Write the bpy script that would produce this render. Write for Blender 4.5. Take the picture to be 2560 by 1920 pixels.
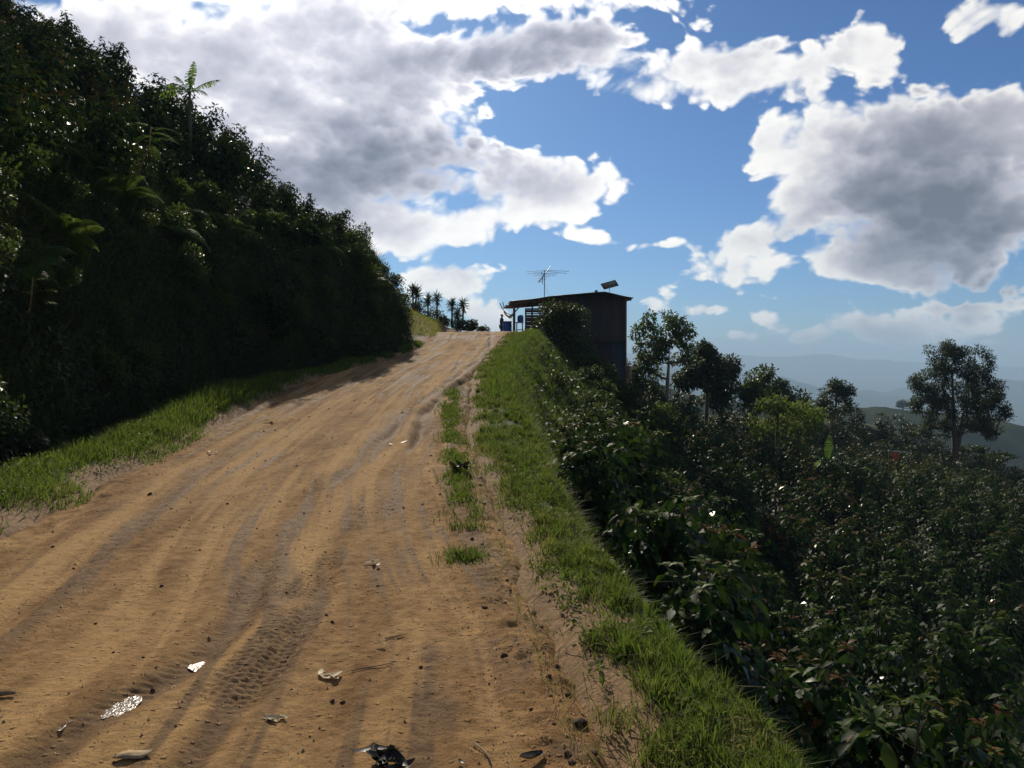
import bpy, math, random
import numpy as np
from mathutils import Vector, Matrix

for o in list(bpy.data.objects):
    bpy.data.objects.remove(o, do_unlink=True)
SC = bpy.context.scene
COL = SC.collection
RNG = np.random.default_rng(7)
random.seed(7)

# ------------------------------------------------------------------ camera
cam_data = bpy.data.cameras.new("camera")
cam_data.sensor_width = 36.0
cam_data.lens = 36.0 * 852.0 / 1024.0
cam_data.shift_y = -28.0 / 1024.0
cam_data.clip_start = 0.05
cam_data.clip_end = 80000.0
cam = bpy.data.objects.new("camera", cam_data)
cam.location = (0.0, 0.0, 1.6)
cam.rotation_euler = (math.radians(90), 0, 0)
COL.objects.link(cam)
SC.camera = cam

# ------------------------------------------------------------------ light, exposure
SUN_AZ = math.radians(-11.0)      # from +Y towards +X
SUN_EL = math.radians(28.5)
SKY_STRENGTH = 0.06
SUN_STRENGTH = 5.0
SC.view_settings.view_transform = 'Standard'
SC.view_settings.look = 'None'
SC.view_settings.gamma = 1.0
SC.view_settings.use_curve_mapping = False
SC.view_settings.exposure = 0.0
SC.render.engine = 'CYCLES'
SC.cycles.use_denoising = True
SC.cycles.max_bounces = 6
SC.cycles.diffuse_bounces = 2
SC.cycles.glossy_bounces = 2
SC.cycles.transmission_bounces = 3
SC.cycles.volume_bounces = 0
SC.cycles.sample_clamp_indirect = 6.0

sun_data = bpy.data.lights.new("sun", 'SUN')
sun_data.energy = SUN_STRENGTH
sun_data.angle = math.radians(0.6)
sun_data.color = (1.0, 0.90, 0.74)
sun = bpy.data.objects.new("sun", sun_data)
sdir = Vector((math.sin(SUN_AZ) * math.cos(SUN_EL), math.cos(SUN_AZ) * math.cos(SUN_EL), math.sin(SUN_EL)))
sun.rotation_euler = (-sdir).to_track_quat('-Z', 'Y').to_euler()
sun.location = (0, 0, 60)
COL.objects.link(sun)

# ------------------------------------------------------------------ world: sky and clouds by direction
world = bpy.data.worlds.new("World")
SC.world = world
world.use_nodes = True
world.cycles.sampling_method = 'MANUAL'
world.cycles.sample_map_resolution = 256
WT = world.node_tree
WT.nodes.clear()


class NX:
    """small helper to write shader maths as expressions"""
    def __init__(self, tree):
        self.t = tree

    def node(self, kind, **kw):
        n = self.t.nodes.new(kind)
        for k, v in kw.items():
            setattr(n, k, v)
        return n

    def put(self, sock, v):
        if isinstance(v, bpy.types.NodeSocket):
            self.t.links.new(v, sock)
        else:
            sock.default_value = v

    def m(self, op, a, b=None, c=None, clamp=False):
        n = self.node('ShaderNodeMath', operation=op, use_clamp=clamp)
        for i, v in enumerate((a, b, c)):
            if v is not None:
                self.put(n.inputs[i], v)
        return n.outputs[0]

    def add(self, a, b): return self.m('ADD', a, b)
    def sub(self, a, b): return self.m('SUBTRACT', a, b)
    def mul(self, a, b): return self.m('MULTIPLY', a, b)
    def mad(self, a, b, c): return self.m('MULTIPLY_ADD', a, b, c)

    def smooth(self, v, lo, hi, a=0.0, b=1.0):
        n = self.node('ShaderNodeMapRange', interpolation_type='SMOOTHSTEP')
        for i, q in enumerate((v, lo, hi, a, b)):
            self.put(n.inputs[i], q)
        return n.outputs[0]

    def lin(self, v, lo, hi, a=0.0, b=1.0):
        n = self.node('ShaderNodeMapRange')
        for i, q in enumerate((v, lo, hi, a, b)):
            self.put(n.inputs[i], q)
        return n.outputs[0]

    def mix(self, f, a, b):
        n = self.node('ShaderNodeMix', data_type='RGBA')
        self.put(n.inputs[0], f)
        self.put(n.inputs[6], a)
        self.put(n.inputs[7], b)
        return n.outputs[2]

    def noise(self, vec, scale, detail=4.0, rough=0.5, dist=0.0, lac=2.0):
        n = self.node('ShaderNodeTexNoise')
        if vec is not None:
            self.put(n.inputs['Vector'], vec)
        n.inputs['Scale'].default_value = scale
        n.inputs['Detail'].default_value = detail
        n.inputs['Roughness'].default_value = rough
        n.inputs['Distortion'].default_value = dist
        n.inputs['Lacunarity'].default_value = lac
        return n

    def vec(self, x, y, z):
        n = self.node('ShaderNodeCombineXYZ')
        for i, v in enumerate((x, y, z)):
            self.put(n.inputs[i], v)
        return n.outputs[0]

    def ramp(self, f, stops):
        n = self.node('ShaderNodeValToRGB')
        e = n.color_ramp.elements
        while len(e) < len(stops):
            e.new(0.5)
        for k, (p, c) in enumerate(stops):
            e[k].position = p
            e[k].color = (*c, 1.0)
        self.put(n.inputs[0], f)
        return n.outputs[0]


def build_sky():
    X = NX(WT)
    sky = X.node('ShaderNodeTexSky', sky_type='NISHITA', sun_disc=False)
    sky.sun_elevation = SUN_EL
    sky.sun_rotation = SUN_AZ
    sky.altitude = 1600.0
    sky.air_density = 1.0
    sky.dust_density = 1.2
    sky.ozone_density = 2.5
    tc = X.node('ShaderNodeTexCoord')
    D = tc.outputs['Generated']
    sep = X.node('ShaderNodeSeparateXYZ')
    X.put(sep.inputs[0], D)
    az = X.m('ARCTAN2', sep.outputs[0], sep.outputs[1])
    el = X.m('ARCSINE', sep.outputs[2])
    # domain warp, so that cloud outlines billow
    w = X.noise(D, 9.0, 1.0, 0.5)
    wv = X.node('ShaderNodeSeparateXYZ')
    X.put(wv.inputs[0], w.outputs['Color'])
    azw = X.mad(X.sub(wv.outputs[0], 0.5), 0.035, az)
    elw = X.mad(X.sub(wv.outputs[1], 0.5), 0.03, el)
    P = X.vec(azw, elw, 0.0)
    # cloud bodies: azimuth, elevation, half width, half height (degrees), tilt, weight, thickness
    BODIES = CLOUD_TABLE
    S = None
    T = None
    for (a, e, ra, re, rot, wt, dk) in BODIES:
        q = X.node('ShaderNodeVectorMath', operation='MULTIPLY_ADD')
        X.put(q.inputs[0], P)
        q.inputs[1].default_value = (1 / math.radians(ra), 1 / math.radians(re), 0)
        q.inputs[2].default_value = (-a / ra, -e / re, 0)
        d = X.node('ShaderNodeVectorMath', operation='DOT_PRODUCT')
        X.put(d.inputs[0], q.outputs[0])
        X.put(d.inputs[1], q.outputs[0])
        g = X.m('POWER', 0.5, d.outputs['Value'])      # one half on the rim
        n = X.node('ShaderNodeVectorMath', operation='MULTIPLY_ADD')
        X.put(n.inputs[0], g)
        n.inputs[1].default_value = (wt, wt * dk, 0)
        if S is not None:
            X.put(n.inputs[2], S)
        S = n.outputs[0]
    acc = X.node('ShaderNodeSeparateXYZ')
    X.put(acc.inputs[0], S)
    S, T = acc.outputs[0], acc.outputs[1]
    # away from the listed bodies the same broken cloud goes on round the sky
    zc = X.m('MAXIMUM', sep.outputs[2], 0.05)
    flat = X.node('ShaderNodeVectorMath', operation='SCALE')
    X.put(flat.inputs[0], D)
    X.put(flat.inputs['Scale'], X.m('DIVIDE', 1.0, X.add(zc, 0.12)))
    gen = X.noise(flat.outputs[0], 1.1, 3.0, 0.5).outputs[0]
    outside = X.m('MAXIMUM', X.smooth(X.m('ABSOLUTE', az), 0.60, 0.80), X.smooth(el, 0.47, 0.62))
    up = X.smooth(el, 0.0, 0.12)
    gs = X.mul(X.mul(outside, up), X.smooth(gen, 0.38, 0.66, 0.0, 1.2))
    S = X.add(S, gs)
    T = X.add(T, X.mul(gs, 0.5))
    mean_thick = X.m('DIVIDE', T, X.add(S, 0.02))
    cover = X.sub(1.0, X.m('POWER', 2.0, X.mul(S, -1.55)))
    # billowing detail
    Q = X.vec(az, X.mul(el, 1.45), 3.7)
    n1 = X.noise(Q, 7.5, 7.0, 0.52, 0.1)
    shift = X.node('ShaderNodeVectorMath', operation='ADD')
    X.put(shift.inputs[0], Q)
    shift.inputs[1].default_value = (-0.006, 0.030, 0.0)
    n2 = X.noise(shift.outputs[0], 7.5, 4.0, 0.52, 0.1)
    vo = X.node('ShaderNodeTexVoronoi', voronoi_dimensions='2D', feature='SMOOTH_F1')
    X.put(vo.inputs['Vector'], X.vec(X.mad(n1.outputs[0], 0.09, az), X.mad(n1.outputs[0], 0.09, X.mul(el, 1.35)), 0.0))
    vo.inputs['Scale'].default_value = 22.0
    vo.inputs['Detail'].default_value = 2.0
    vo.inputs['Roughness'].default_value = 0.55
    vo.inputs['Smoothness'].default_value = 0.35
    puff = X.sub(0.62, vo.outputs['Distance'])
    det = X.mul(X.mad(X.sub(n1.outputs[0], 0.5), 1.9, X.mul(puff, 0.62)), X.lin(S, 0.6, 1.5, 1.0, 0.42))
    dens = X.add(X.sub(cover, 0.52), X.mul(det, X.smooth(S, 0.02, 0.30)))
    alpha = X.smooth(dens, -0.06, 0.17)
    # thin cloud is lit right through and white, thick cloud is grey
    relief = X.sub(n1.outputs[0], n2.outputs[0])
    grey = X.mad(X.smooth(dens, -0.04, 0.66), X.mul(mean_thick, 1.95), X.mul(relief, 0.65))
    grey = X.mad(X.sub(n2.outputs[0], 0.5), X.mul(mean_thick, -0.95), grey)
    grey = X.mul(X.mad(puff, X.mad(mean_thick, -0.35, -0.12), grey), 0.95)
    grey = X.m('DIVIDE', grey, X.mad(X.m('MAXIMUM', grey, 0.0), 0.46, 0.80))
    near_sun = X.node('ShaderNodeVectorMath', operation='DOT_PRODUCT')
    X.put(near_sun.inputs[0], D)
    near_sun.inputs[1].default_value = tuple(sdir)
    glow = X.m('POWER', X.m('MAXIMUM', near_sun.outputs['Value'], 0.0), 10.0)
    shade = X.ramp(grey, [(0.0, (1.06, 1.04, 0.99)), (0.18, (0.90, 0.89, 0.88)), (0.42, (0.545, 0.545, 0.61)), (0.70, (0.30, 0.315, 0.385)), (1.0, (0.15, 0.17, 0.22))])
    lit = X.node('ShaderNodeVectorMath', operation='SCALE')
    X.put(lit.inputs[0], shade)
    X.put(lit.inputs['Scale'], X.mul(X.mad(glow, 0.60, 0.95), 1.0 / SKY_STRENGTH))
    tint = X.node('ShaderNodeVectorMath', operation='MULTIPLY')
    X.put(tint.inputs[0], sky.outputs[0])
    tint.inputs[1].default_value = SKY_TINT
    col = X.mix(alpha, tint.outputs[0], lit.outputs[0])
    bg = X.node('ShaderNodeBackground')
    X.put(bg.inputs['Color'], col)
    bg.inputs['Strength'].default_value = SKY_STRENGTH
    out = X.node('ShaderNodeOutputWorld')
    X.put(out.inputs['Surface'], bg.outputs[0])


SKY_TINT = (0.52, 0.84, 1.22)
CLOUD_TABLE = [
    (-20.99, 17.43, 8.14, 4.82, 0, 1.0, 0.46), (-12.44, 19.54, 6.53, 3.32, 0, 1.0, 0.5), (-7.0, 17.34, 3.68, 2.41, 0, 1.0, 0.58),
    (-26.96, 18.95, 3.71, 2.51, 0, 0.8, 0.3), (-16.52, 12.88, 5.72, 2.96, 0, 1.0, 0.62), (-7.61, 12.57, 5.05, 1.9, 0, 1.8, 1.25),
    (-12.74, 10.63, 4.15, 1.74, 0, 1.5, 1.15), (-2.99, 15.73, 1.12, 1.15, 0, 0.5, 0.0), (-10.04, 15.23, 4.23, 1.45, 0, 0.8, 0.62),
    (2.3, 19.82, 4.66, 1.6, 0, 1.7, 0.85), (-0.5, 22.68, 9.34, 0.69, 0, 0.9, 0.0), (9.98, 22.0, 2.42, 0.54, 0, 0.7, 0.05),
    (6.32, 19.73, 1.23, 0.99, 0, 0.8, 0.4), (1.06, 11.78, 3.42, 1.49, 0, 1.4, 0.6), (5.09, 11.44, 2.16, 1.32, 0, 1.0, 0.06),
    (1.68, 13.12, 1.87, 0.65, 0, 0.6, 0.0), (-0.5, 9.23, 3.42, 1.09, 0, 1.2, 0.05), (3.85, 9.81, 2.48, 0.97, 0, 0.8, 0.0),
    (-6.39, 8.11, 3.69, 1.16, 0, 1.6, 0.18), (-2.68, 7.45, 1.24, 0.55, 0, 0.7, 0.05), (-9.74, 9.1, 2.12, 1.09, 0, 0.7, 0.2),
    (-4.84, 4.86, 3.25, 1.3, 0, 1.8, 0.28), (-1.43, 2.46, 1.87, 1.06, 0, 1.3, 0.1), (9.98, 18.33, 2.57, 1.57, 0, 1.0, 0.25),
    (8.77, 16.99, 1.37, 0.8, 0, 0.8, 0.0), (13.86, 18.76, 2.79, 1.51, 0, 1.0, 0.32), (17.04, 17.69, 2.85, 1.47, 0, 1.0, 0.4),
    (20.39, 18.29, 2.19, 1.4, 0, 0.9, 0.25), (22.81, 18.27, 1.11, 1.18, 0, 0.8, 0.0), (13.86, 16.71, 2.64, 0.74, 0, 0.7, 0.18),
    (25.15, 10.56, 3.57, 3.46, 0, 1.2, 1.0), (27.89, 7.09, 2.92, 2.61, 0, 1.5, 1.45), (23.6, 8.47, 2.88, 2.59, 0, 1.2, 1.1),
    (18.73, 12.31, 2.51, 2.26, 0, 1.3, 0.24), (22.01, 14.79, 2.68, 1.28, 0, 0.9, 0.3), (17.04, 13.69, 1.14, 1.06, 0, 0.6, 0.0),
    (27.4, 13.53, 2.94, 1.62, 0, 1.1, 0.5), (30.73, 13.63, 1.61, 1.18, 0, 0.9, 0.1), (31.41, 9.71, 2.04, 3.33, 0, 1.0, 0.65),
    (20.93, 5.48, 2.44, 1.05, 0, 1.2, 0.05), (23.86, 5.08, 2.08, 0.93, 0, 1.0, 0.3), (19.01, 9.31, 1.67, 1.82, 0, 1.2, 0.2),
    (14.73, 7.45, 2.33, 1.16, 0, 1.1, 0.14), (14.15, 5.69, 2.49, 0.86, 0, 0.9, 0.05), (17.6, 4.0, 2.4, 0.28, 0, 1.0, 0.0),
    (10.29, 7.55, 1.33, 0.34, 0, 1.2, 0.0), (6.48, 7.66, 1.41, 0.61, 0, 1.0, 0.0), (11.19, 5.0, 1.02, 0.56, 0, 0.7, 0.0),
    (4.94, 7.92, 0.93, 0.31, 0, 0.6, 0.0), (9.83, 3.49, 1.21, 0.87, 0, 1.4, 0.05), (12.68, 3.07, 1.48, 0.4, 0, 1.0, 0.25),
    (16.47, 2.66, 1.29, 0.68, 0, 0.8, 0.05), (15.31, 1.32, 1.39, 0.4, 0, 1.0, 0.4), (22.01, 2.14, 2.81, 0.93, 0, 1.3, 0.45),
    (19.01, 1.44, 1.45, 0.68, 0, 1.2, 0.45), (24.38, 1.33, 1.81, 0.68, 0, 1.2, 0.4), (28.61, 2.16, 2.88, 0.75, 0, 0.75, 0.1),
    (30.27, 0.91, 2.79, 0.62, 0, 0.75, 0.1), (27.64, 3.0, 2.69, 0.22, 0, 0.75, 0.0), (28.13, 19.79, 1.69, 0.94, 0, 1.2, 0.12),
    (30.5, 18.72, 1.39, 1.01, 0, 1.3, 0.12), (7.25, 14.19, 1.16, 0.59, 0, 0.5, 0.25), (-19.06, 24.78, 9.18, 2.82, 0, 0.9, 0.3),
    (-3.3, 26.75, 12.41, 2.98, 0, 0.9, 0.2),
]
build_sky()

# ------------------------------------------------------------------ helpers
def hash2(ix, iy, seed):
    h = (ix.astype(np.int64) * 374761393 + iy.astype(np.int64) * 668265263 + seed * 974711) & 0xFFFFFFFF
    h = ((h ^ (h >> 13)) * 1274126177) & 0xFFFFFFFF
    h = (h ^ (h >> 16)) & 0xFFFFFFFF
    return h / 4294967295.0


def vnoise(x, y, seed=0):
    x = np.asarray(x, float)
    y = np.asarray(y, float)
    ix = np.floor(x)
    iy = np.floor(y)
    fx = x - ix
    fy = y - iy
    fx = fx * fx * fx * (fx * (fx * 6 - 15) + 10)
    fy = fy * fy * fy * (fy * (fy * 6 - 15) + 10)
    a = hash2(ix, iy, seed)
    b = hash2(ix + 1, iy, seed)
    c = hash2(ix, iy + 1, seed)
    d = hash2(ix + 1, iy + 1, seed)
    return (a + (b - a) * fx) * (1 - fy) + (c + (d - c) * fx) * fy


def fbm(x, y, oct=4, seed=0, gain=0.5):
    s = 0.0
    a = 1.0
    t = 0.0
    for k in range(oct):
        s = s + a * (vnoise(x * 2 ** k + 17.3 * k, y * 2 ** k - 9.1 * k, seed + k) - 0.5)
        t += a
        a *= gain
    return s / t * 2.0        # about -1..1


def sstep(v, a, b):
    t = np.clip((np.asarray(v, float) - a) / (b - a), 0, 1)
    return t * t * (3 - 2 * t)


def smooth_interp(y, pts):
    """monotone-ish smooth interpolation: linear table blurred a little"""
    ys = np.array([p[0] for p in pts], float)
    vs = np.array([p[1] for p in pts], float)
    y = np.asarray(y, float)
    w = 0.06 * (np.abs(y) + 4)
    return sum(np.interp(y + w * k, ys, vs) * c for k, c in ((-1, .25), (-.5, .25), (.5, .25), (1, .25)))


def norm(v):
    v = np.asarray(v, float)
    return v / np.maximum(np.linalg.norm(v, axis=-1, keepdims=True), 1e-9)


class Geo:
    """collects vertices, faces and a per-vertex tint; becomes one mesh"""
    def __init__(self):
        self.V, self.F, self.T, self.n = [], {}, [], 0

    def add(self, V, F, tint=0.5):
        V = np.asarray(V, float).reshape(-1, 3)
        if len(V) == 0:
            return self
        for f in (F if isinstance(F, list) and isinstance(F[0], np.ndarray) and F[0].ndim == 2 else [F]):
            f = np.asarray(f, np.int64)
            self.F.setdefault(f.shape[1], []).append(f + self.n)
        self.V.append(V)
        t = np.empty(len(V))
        t[:] = tint
        self.T.append(t)
        self.n += len(V)
        return self

    def mesh(self, name, smooth=False):
        me = bpy.data.meshes.new(name)
        V = np.concatenate(self.V).astype(np.float32)
        me.vertices.add(len(V))
        me.vertices.foreach_set("co", V.ravel())
        loops, starts, pos = [], [], 0
        for k in sorted(self.F):
            f = np.concatenate(self.F[k])
            loops.append(f.ravel())
            starts.append(pos + np.arange(len(f)) * k)
            pos += f.size
        loops = np.concatenate(loops).astype(np.int32)
        starts = np.concatenate(starts).astype(np.int32)
        me.loops.add(len(loops))
        me.loops.foreach_set("vertex_index", loops)
        me.polygons.add(len(starts))
        me.polygons.foreach_set("loop_start", starts)
        if smooth:
            me.polygons.foreach_set("use_smooth", np.ones(len(starts), dtype=bool))
        a = me.attributes.new("tint", 'FLOAT', 'POINT')
        a.data.foreach_set("value", np.concatenate(self.T).astype(np.float32))
        me.update(calc_edges=True)
        return me

    # --- solids
    def box(self, lo, hi, tint=0.5):
        (a, b, c), (d, e, f) = lo, hi
        V = [(a, b, c), (d, b, c), (d, e, c), (a, e, c), (a, b, f), (d, b, f), (d, e, f), (a, e, f)]
        F = [(0, 3, 2, 1), (4, 5, 6, 7), (0, 1, 5, 4), (1, 2, 6, 5), (2, 3, 7, 6), (3, 0, 4, 7)]
        return self.add(V, F, tint)

    def beam(self, p, q, w, h, tint=0.5, up=(0, 0, 1)):
        p, q = np.array(p, float), np.array(q, float)
        d = norm(q - p)
        u = np.array(up, float)
        if abs(d @ u) > 0.95:
            u = np.array((0, 1.0, 0))
        s = norm(np.cross(d, u))
        u = np.cross(s, d)
        c = [(-w / 2, -h / 2), (w / 2, -h / 2), (w / 2, h / 2), (-w / 2, h / 2)]
        V = [r + s * a + u * b for r in (p, q) for a, b in c]
        F = [(0, 1, 2, 3), (7, 6, 5, 4), (0, 4, 5, 1), (1, 5, 6, 2), (2, 6, 7, 3), (3, 7, 4, 0)]
        return self.add(V, F, tint)

    def tube(self, pts, rad, k=6, tint=0.5, cap=True):
        pts = np.asarray(pts, float)
        n = len(pts)
        rad = np.broadcast_to(np.asarray(rad, float), (n,))
        tan = np.gradient(pts, axis=0)
        tan = norm(tan)
        ref = np.array((0, 0, 1.0)) if abs(tan[0][2]) < 0.8 else np.array((1.0, 0, 0))
        V = []
        s = norm(np.cross(tan[0], ref))
        for i in range(n):
            s = norm(s - tan[i] * (s @ tan[i]))
            u = np.cross(tan[i], s)
            a = np.arange(k) * 2 * np.pi / k
            V.append(pts[i] + rad[i] * (np.cos(a)[:, None] * s + np.sin(a)[:, None] * u))
        V = np.concatenate(V)
        i = np.arange(n - 1)[:, None] * k
        j = np.arange(k)[None, :]
        j2 = (j + 1) % k
        F = np.stack([i + j, i + j2, i + k + j2, i + k + j], -1).reshape(-1, 4)
        self.add(V, F, tint)
        if cap:
            base = self.n - len(V)
            self.F.setdefault(k, []).append(np.array([list(range(k))[::-1]]) + base)
            self.F[k].append(np.array([list(range(k))]) + base + (n - 1) * k)
        return self

    def lathe(self, prof, k=16, at=(0, 0, 0), tint=0.5):
        prof = np.asarray(prof, float)
        a = np.arange(k) * 2 * np.pi / k
        V = np.stack([np.outer(prof[:, 0], np.cos(a)), np.outer(prof[:, 0], np.sin(a)), np.repeat(prof[:, 1:2], k, 1)], -1).reshape(-1, 3) + np.array(at)
        n = len(prof)
        i = np.arange(n - 1)[:, None] * k
        j = np.arange(k)[None, :]
        j2 = (j + 1) % k
        F = np.stack([i + j, i + j2, i + k + j2, i + k + j], -1).reshape(-1, 4)
        return self.add(V, F, tint)

    # --- leaves: position, axis, up-normal, length, width
    def leaves(self, P, D, U, L, W, tint=0.5, full=True, droop=0.15, fold=0.18):
        P, D, U = np.asarray(P, float), norm(D), np.asarray(U, float)
        n = len(P)
        if n == 0:
            return self
        L = np.broadcast_to(L, (n,))[:, None]
        W = np.broadcast_to(W, (n,))[:, None]
        t = np.broadcast_to(np.asarray(tint, float), (n,))
        S = norm(np.cross(D, U))
        U = np.cross(S, D)
        if full:
            b = P
            m = P + D * L * 0.45 + U * L * 0.06
            l = P + D * L * 0.42 + S * W * 0.5 + U * W * fold
            r = P + D * L * 0.42 - S * W * 0.5 + U * W * fold
            l2 = P + D * L * 0.75 + S * W * 0.34 + U * (W * fold * 0.6 - L * droop * 0.45)
            r2 = P + D * L * 0.75 - S * W * 0.34 + U * (W * fold * 0.6 - L * droop * 0.45)
            e = P + D * L - U * L * droop
            V = np.stack([b, l, m, r, l2, r2, e], 1).reshape(-1, 3)
            o = np.arange(n)[:, None] * 7
            F3 = np.concatenate([o + np.array([[0, 2, 1]]), o + np.array([[0, 3, 2]])])
            F4 = np.concatenate([o + np.array([[1, 2, 6, 4]]), o + np.array([[2, 3, 5, 6]])])
            self.add(V, [F3, F4], np.repeat(t, 7))
        else:
            l = P + D * L * 0.5 + S * W * 0.5 + U * L * 0.05
            r = P + D * L * 0.5 - S * W * 0.5 + U * L * 0.05
            e = P + D * L - U * L * droop
            V = np.stack([P, r, e, l], 1).reshape(-1, 3)
            self.add(V, np.arange(4 * n).reshape(n, 4), np.repeat(t, 4))
        return self

    def blades(self, P, H, W, lean, tint=0.5, seed=0):
        """grass blades: foot, height, width, lean vector (n,2)"""
        n = len(P)
        if n == 0:
            return self
        r = np.random.default_rng(seed)
        a = r.uniform(0, 2 * np.pi, n)
        S = np.stack([np.cos(a), np.sin(a), np.zeros(n)], -1) * (np.broadcast_to(W, (n,))[:, None] * 0.5)
        H = np.broadcast_to(H, (n,))[:, None]
        ln = np.concatenate([lean, np.zeros((n, 1))], 1)
        up = np.array([[0, 0, 1.0]])
        m = P + up * H * 0.6 + ln * H * 0.3
        e = P + up * H * (1 - 0.25 * np.minimum(1, np.linalg.norm(lean, axis=1, keepdims=True))) + ln * H * 0.95
        V = np.stack([P - S, P + S, m + S * 0.75, m - S * 0.75, e], 1).reshape(-1, 3)
        o = np.arange(n)[:, None] * 5
        self.add(V, [o + np.array([[0, 1, 2, 3]]), o + np.array([[3, 2, 4]])], np.repeat(np.broadcast_to(tint, (n,)), 5))
        return self


def link(name, me, mat, parent=None, loc=None, kind=None):
    o = bpy.data.objects.new(name, me)
    COL.objects.link(o)
    if mat is not None and len(me.materials) == 0:
        me.materials.append(mat)
    if parent is not None:
        o.parent = parent
    if loc is not None:
        o.location = loc
    if kind:
        o["kind"] = kind
    return o


def tag(o, label, cat, group=None):
    o["label"] = label
    o["category"] = cat
    if group:
        o["group"] = group
    return o


def thing(name, label, cat, loc=(0, 0, 0), rz=0.0, group=None, scale=1.0):
    o = bpy.data.objects.new(name, None)
    o.empty_display_size = 0.2
    COL.objects.link(o)
    o.location = loc
    o.rotation_euler = (0, 0, rz)
    o.scale = (scale,) * 3 if not isinstance(scale, tuple) else scale
    return tag(o, label, cat, group)


def structure(name, me, mat):
    o = link(name, me, mat)
    o["kind"] = "structure"
    return o


# ------------------------------------------------------------------ materials
def new_mat(name):
    m = bpy.data.materials.new(name)
    m.use_nodes = True
    m.node_tree.nodes.clear()
    X = NX(m.node_tree)
    out = X.node('ShaderNodeOutputMaterial')
    return m, X, out


def tint_of(X):
    a = X.node('ShaderNodeAttribute')
    a.attribute_name = "tint"
    return a.outputs['Fac']


def foliage(name, stops, rough=0.4, trans=0.3, trans_col=(0.16, 0.24, 0.03), vary=0.25, spec=0.14, gloss_few=False):
    m, X, out = new_mat(name)
    info = X.node('ShaderNodeObjectInfo')
    f = X.add(tint_of(X), X.mul(X.sub(info.outputs['Random'], 0.5), vary))
    col = X.ramp(f, stops)
    p = X.node('ShaderNodeBsdfPrincipled')
    X.put(p.inputs['Base Color'], col)
    p.inputs['Roughness'].default_value = rough
    p.inputs['Specular IOR Level'].default_value = spec
    if gloss_few:          # only some leaves are clean and shiny, the rest dusty
        fr = X.m('FRACT', X.mul(tint_of(X), 91.7))
        X.put(p.inputs['Specular IOR Level'], X.lin(X.smooth(fr, 0.90, 0.97), 0.0, 1.0, spec * 0.16, spec))
        X.put(p.inputs['Roughness'], X.lin(X.smooth(fr, 0.90, 0.97), 0.0, 1.0, 0.55, rough))
    t = X.node('ShaderNodeBsdfTranslucent')
    tc = X.mix(0.5, col, (*trans_col, 1))
    X.put(t.inputs['Color'], tc)
    ms = X.node('ShaderNodeMixShader')
    ms.inputs[0].default_value = trans
    X.put(ms.inputs[1], p.outputs[0])
    X.put(ms.inputs[2], t.outputs[0])
    X.put(out.inputs['Surface'], ms.outputs[0])
    return m


def plain(name, a, b=None, scale=8.0, rough=0.7, metal=0.0, bump=0.0, stretch=(1, 1, 1), spec=0.4, coord='Object'):
    """two-tone surface with noise, grain and a little relief"""
    m, X, out = new_mat(name)
    b = b or tuple(c * 0.6 for c in a)
    tc = X.node('ShaderNodeTexCoord')
    mp = X.node('ShaderNodeMapping')
    mp.inputs['Scale'].default_value = stretch
    X.put(mp.inputs[0], tc.outputs[coord])
    n = X.noise(mp.outputs[0], scale, 6.0, 0.6)
    f = X.smooth(X.add(n.outputs[0], X.mul(X.sub(tint_of(X), 0.5), 0.6)), 0.3, 0.7)
    col = X.mix(f, (*b, 1), (*a, 1))
    p = X.node('ShaderNodeBsdfPrincipled')
    X.put(p.inputs['Base Color'], col)
    p.inputs['Roughness'].default_value = rough
    p.inputs['Metallic'].default_value = metal
    p.inputs['Specular IOR Level'].default_value = spec
    if bump:
        bp = X.node('ShaderNodeBump')
        bp.inputs['Strength'].default_value = bump
        bp.inputs['Distance'].default_value = 0.02
        X.put(bp.inputs['Height'], n.outputs[0])
        X.put(p.inputs['Normal'], bp.outputs[0])
    X.put(out.inputs['Surface'], p.outputs[0])
    return m


M = {}
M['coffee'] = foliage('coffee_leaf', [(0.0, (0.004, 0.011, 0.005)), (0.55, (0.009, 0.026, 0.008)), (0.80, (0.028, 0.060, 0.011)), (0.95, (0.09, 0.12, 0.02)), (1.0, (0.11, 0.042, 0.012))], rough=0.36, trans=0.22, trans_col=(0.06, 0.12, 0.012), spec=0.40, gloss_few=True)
M['coffee_far'] = foliage('coffee_leaf_far', [(0.0, (0.006, 0.014, 0.006)), (0.6, (0.014, 0.030, 0.009)), (0.9, (0.04, 0.065, 0.015)), (1.0, (0.12, 0.045, 0.012))], rough=0.5, trans=0.2, trans_col=(0.06, 0.09, 0.012), spec=.12)
M['coffee_hill'] = foliage('coffee_leaf_hill', [(0.0, (0.006, 0.014, 0.007)), (0.55, (0.014, 0.032, 0.011)), (0.80, (0.034, 0.060, 0.015)), (0.95, (0.08, 0.10, 0.02)), (1.0, (0.12, 0.045, 0.014))], rough=0.42, trans=0.2, trans_col=(0.06, 0.11, 0.014), spec=0.13, gloss_few=True)
M['weed'] = foliage('weed_leaf', [(0.0, (0.014, 0.022, 0.010)), (0.5, (0.030, 0.048, 0.015)), (0.85, (0.065, 0.10, 0.020)), (1.0, (0.12, 0.10, 0.03))], rough=0.55, trans=0.3)
M['undergrowth'] = foliage('undergrowth_leaf', [(0.0, (0.015, 0.021, 0.014)), (0.5, (0.038, 0.050, 0.024)), (0.85, (0.085, 0.11, 0.032)), (1.0, (0.10, 0.08, 0.03))], rough=0.6, trans=0.25, trans_col=(0.06, 0.09, 0.015))
M['fern'] = foliage('fern_frond', [(0.0, (0.025, 0.05, 0.015)), (0.6, (0.06, 0.11, 0.02)), (1.0, (0.13, 0.13, 0.03))], rough=0.55, trans=0.4)
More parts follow.
